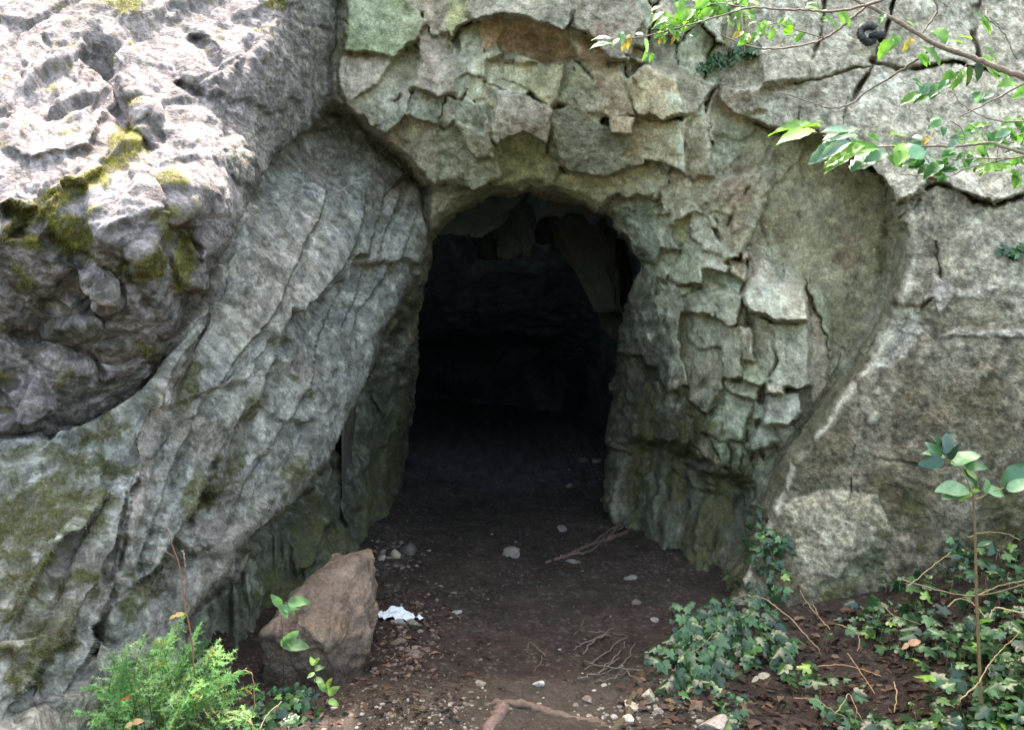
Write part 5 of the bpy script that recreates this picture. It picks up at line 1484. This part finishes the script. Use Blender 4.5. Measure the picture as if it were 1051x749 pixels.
branch('short leafy sprig with wide lime leaves hanging over the dark cleft',
  [([(846,40),(815,30),(795,24),(780,32)], 2.5, 2.6, .002, .001), ([(795,24),(790,34),(785,38)], 2.55, 2.6, .0012, .0008)],
  [(788,22,782,32,'o',G2,1.2,.8),(800,20,818,32,'o',G2,1.7,.8),(808,18,798,24,'o',G1,1.2,.9),(796,30,788,42,'o',G2,1.3,.6),(782,28,780,20,'o',G1,1,1),(806,36,815,22,'o',G1,1.3,.8),(770,38,766,46,'o',YEL,.8,.3),(768,36,764,42,'o',G2,.9,.6),(776,34,770,44,'o',G1,.9,.6),(840,14,852,8,'o',G2,1.1,1),(826,8,846,8,'o',G1,1.1,1)], 2.58)
# twig with small dark leaves in the middle right
branch('thin dark twig with small leaves below the thick limb',
  [([(1110,122),(1051,125),(1017,123),(990,109),(974,91)], 2.2, 2.4, .003, .0016), ([(1051,86),(1017,104),(985,120)], 2.25, 2.4, .003, .0018), ([(974,91),(985,76),(992,66)], 2.4, 2.42, .0016, .001)],
  [(945,96,919,106,'o',G1,1.1,.8),(946,92,940,84,'o',G3,1,.9),(958,88,944,98,'o',BLUE,1.2,.9),(966,86,955,96,'o',G3,1.1,.7),(972,82,962,92,'o',G3,1,.7),(985,74,978,92,'o',G1,1,.5),(994,68,996,92,'o',lin(44,62,40),.9,.3),(990,70,986,84,'o',G1,.8,.4),(1008,94,1000,108,'o',BLUE,1.3,1),(1020,96,1008,100,'o',lin(60,110,74),1.4,1),(1040,84,1026,86,'o',G2,1,.8),(1060,90,1040,98,'o',G2,1,.8)], 2.4)
# low branch with the large pleated leaves
low = [(842,130,782,126,'o',G2,.62,1.3),(845,126,838,122,'o',G2,1.2,1.2),(880,140,838,140,'o',BLUE,.8,1.3),(872,146,834,162,'o',BLUE,.7,.9),(886,150,838,170,'p',G2,.45,.9),(900,152,846,153,'o',G1,.8,1.1),(880,155,842,174,'o',G2,.6,.7),
       (905,156,868,172,'p',BLUE,.8,.8),(930,148,920,168,'o',G2,1.3,.6),(912,160,930,172,'p',G1,.8,.8),(928,156,958,144,'p',BLUE,1.0,.7),(935,150,950,164,'p',lin(140,184,160),1.1,.6),(900,145,888,134,'o',G1,1.1,1),(955,124,970,118,'o',lin(70,120,74),1.6,.9),(966,124,952,130,'o',lin(80,130,80),1.4,.9),
       (990,140,974,152,'o',G2,1.2,.8),(1000,130,1014,124,'o',G2,1.4,.8),(992,130,1010,136,'o',G1,1.3,.9),(1005,142,990,152,'o',G2,1.3,.8),(1012,150,1030,140,'o',G1,1.3,.8),(1036,134,1020,140,'o',BLUE,1.4,.9),(1040,146,1056,136,'o',G1,1.4,.8),(1034,156,1050,150,'o',G3,1.2,.8),(1046,160,1034,172,'o',G2,1.2,.7),(1020,168,1045,172,'o',BLUE,1.2,.9),(960,136,955,142,'o',YEL,.8,.5),
       (974,142,988,152,'o',BLUE,1.2,.9),(1044,124,1060,130,'o',G1,1.3,.8),(1030,128,1050,122,'o',BLUE,1.2,.9),(950,158,968,168,'o',BLUE,1.1,.9),(925,140,915,132,'o',G2,1.1,1)]
branch('low branch with large toothed pale green leaves stretching left over the recess',
  [([(1130,175),(1051,157),(1017,147),(985,150),(950,150),(915,150),(880,150),(845,140)], 2.15, 2.45, .005, .0016), ([(1060,158),(1022,166),(990,174),(969,182),(923,179)], 2.2, 2.4, .0022, .001), ([(1060,161),(1001,163),(969,163),(940,155)], 2.2, 2.4, .002, .001), ([(975,123),(988,134),(990,150),(989,171)], 2.35, 2.3, .002, .0014), ([(1022,166),(1024,152)], 2.25, 2.25, .002, .001)],
  low + around([(1045,140),(1060,150),(1075,160),(1000,140),(930,150),(890,148)], 16, 10, 20, rb) + around([(1000,150),(1030,150),(1045,120),(1020,135),(985,165),(1048,165),(960,170)], 34, 12, 20, rb), 2.36)

# dry straws in the cleft above the arch, and the iron ring in the slab
def straws():
    p, nn = at_rock(746, 20); mb = MB(); r = random.Random(3)
    for _ in range(26):
        u = r.uniform(737, 768); v0 = r.uniform(10, 24); v1 = v0 + r.uniform(18, 40)
        a, _n = at_rock(u, v0, .05); b, _n = at_rock(u + r.uniform(-4, 4), v1, .05)
        m = (a + b) / 2 + Vector((r.uniform(-.01, .01), -.02, 0))
        q = smooth_line([a, m, b], 4); mb.tube(q, [.0022, .0022] + [.0016] * (len(q) - 2), jit(lin(178,166,132), .2), 4)
    thing(mb.build('dry_grass', M_DRY), 'pale dry grass straws hanging in the dark cleft behind the leafy twigs', 'dry grass')
straws()

def ring():
    p, nn = at_rock(885, 42, .055)
    root = empty('anchor_ring', at_rock(903, 42)[0], 'black iron ring fixed in the crack of the upper right slab', 'iron ring')
    k = p[1] / F; rg, sh = MB(), MB(); n = 40
    pts = []
    for i in range(n + 1):
        a = R(40) + (2 * math.pi - R(62)) * i / n
        pts.append(p + Vector((math.cos(a) * 7.6 * k, -.012 * math.sin(2 * a), math.sin(a - R(60)) * 0 + math.sin(a) * 7.6 * k)))
    rg.tube(pts, [3.6 * k * (1 + .12 * math.sin(i * 1.9)) for i in range(n + 1)], lin(46,48,50), 10)
    q = [p + Vector((2 * k, .0, -2 * k)), p + Vector((9 * k, .005, 0)), p + Vector((16 * k, .02, 1.5 * k)), at_rock(905, 41)[0] + Vector((0, .05, 0))]
    sh.tube(q, [3.0 * k, 3.4 * k, 3.6 * k, 3.6 * k], lin(44,44,46), 10)
    rg.build('ring', M_IRON, root); sh.build('bolt', M_IRON, root); set_base(root)
ring()
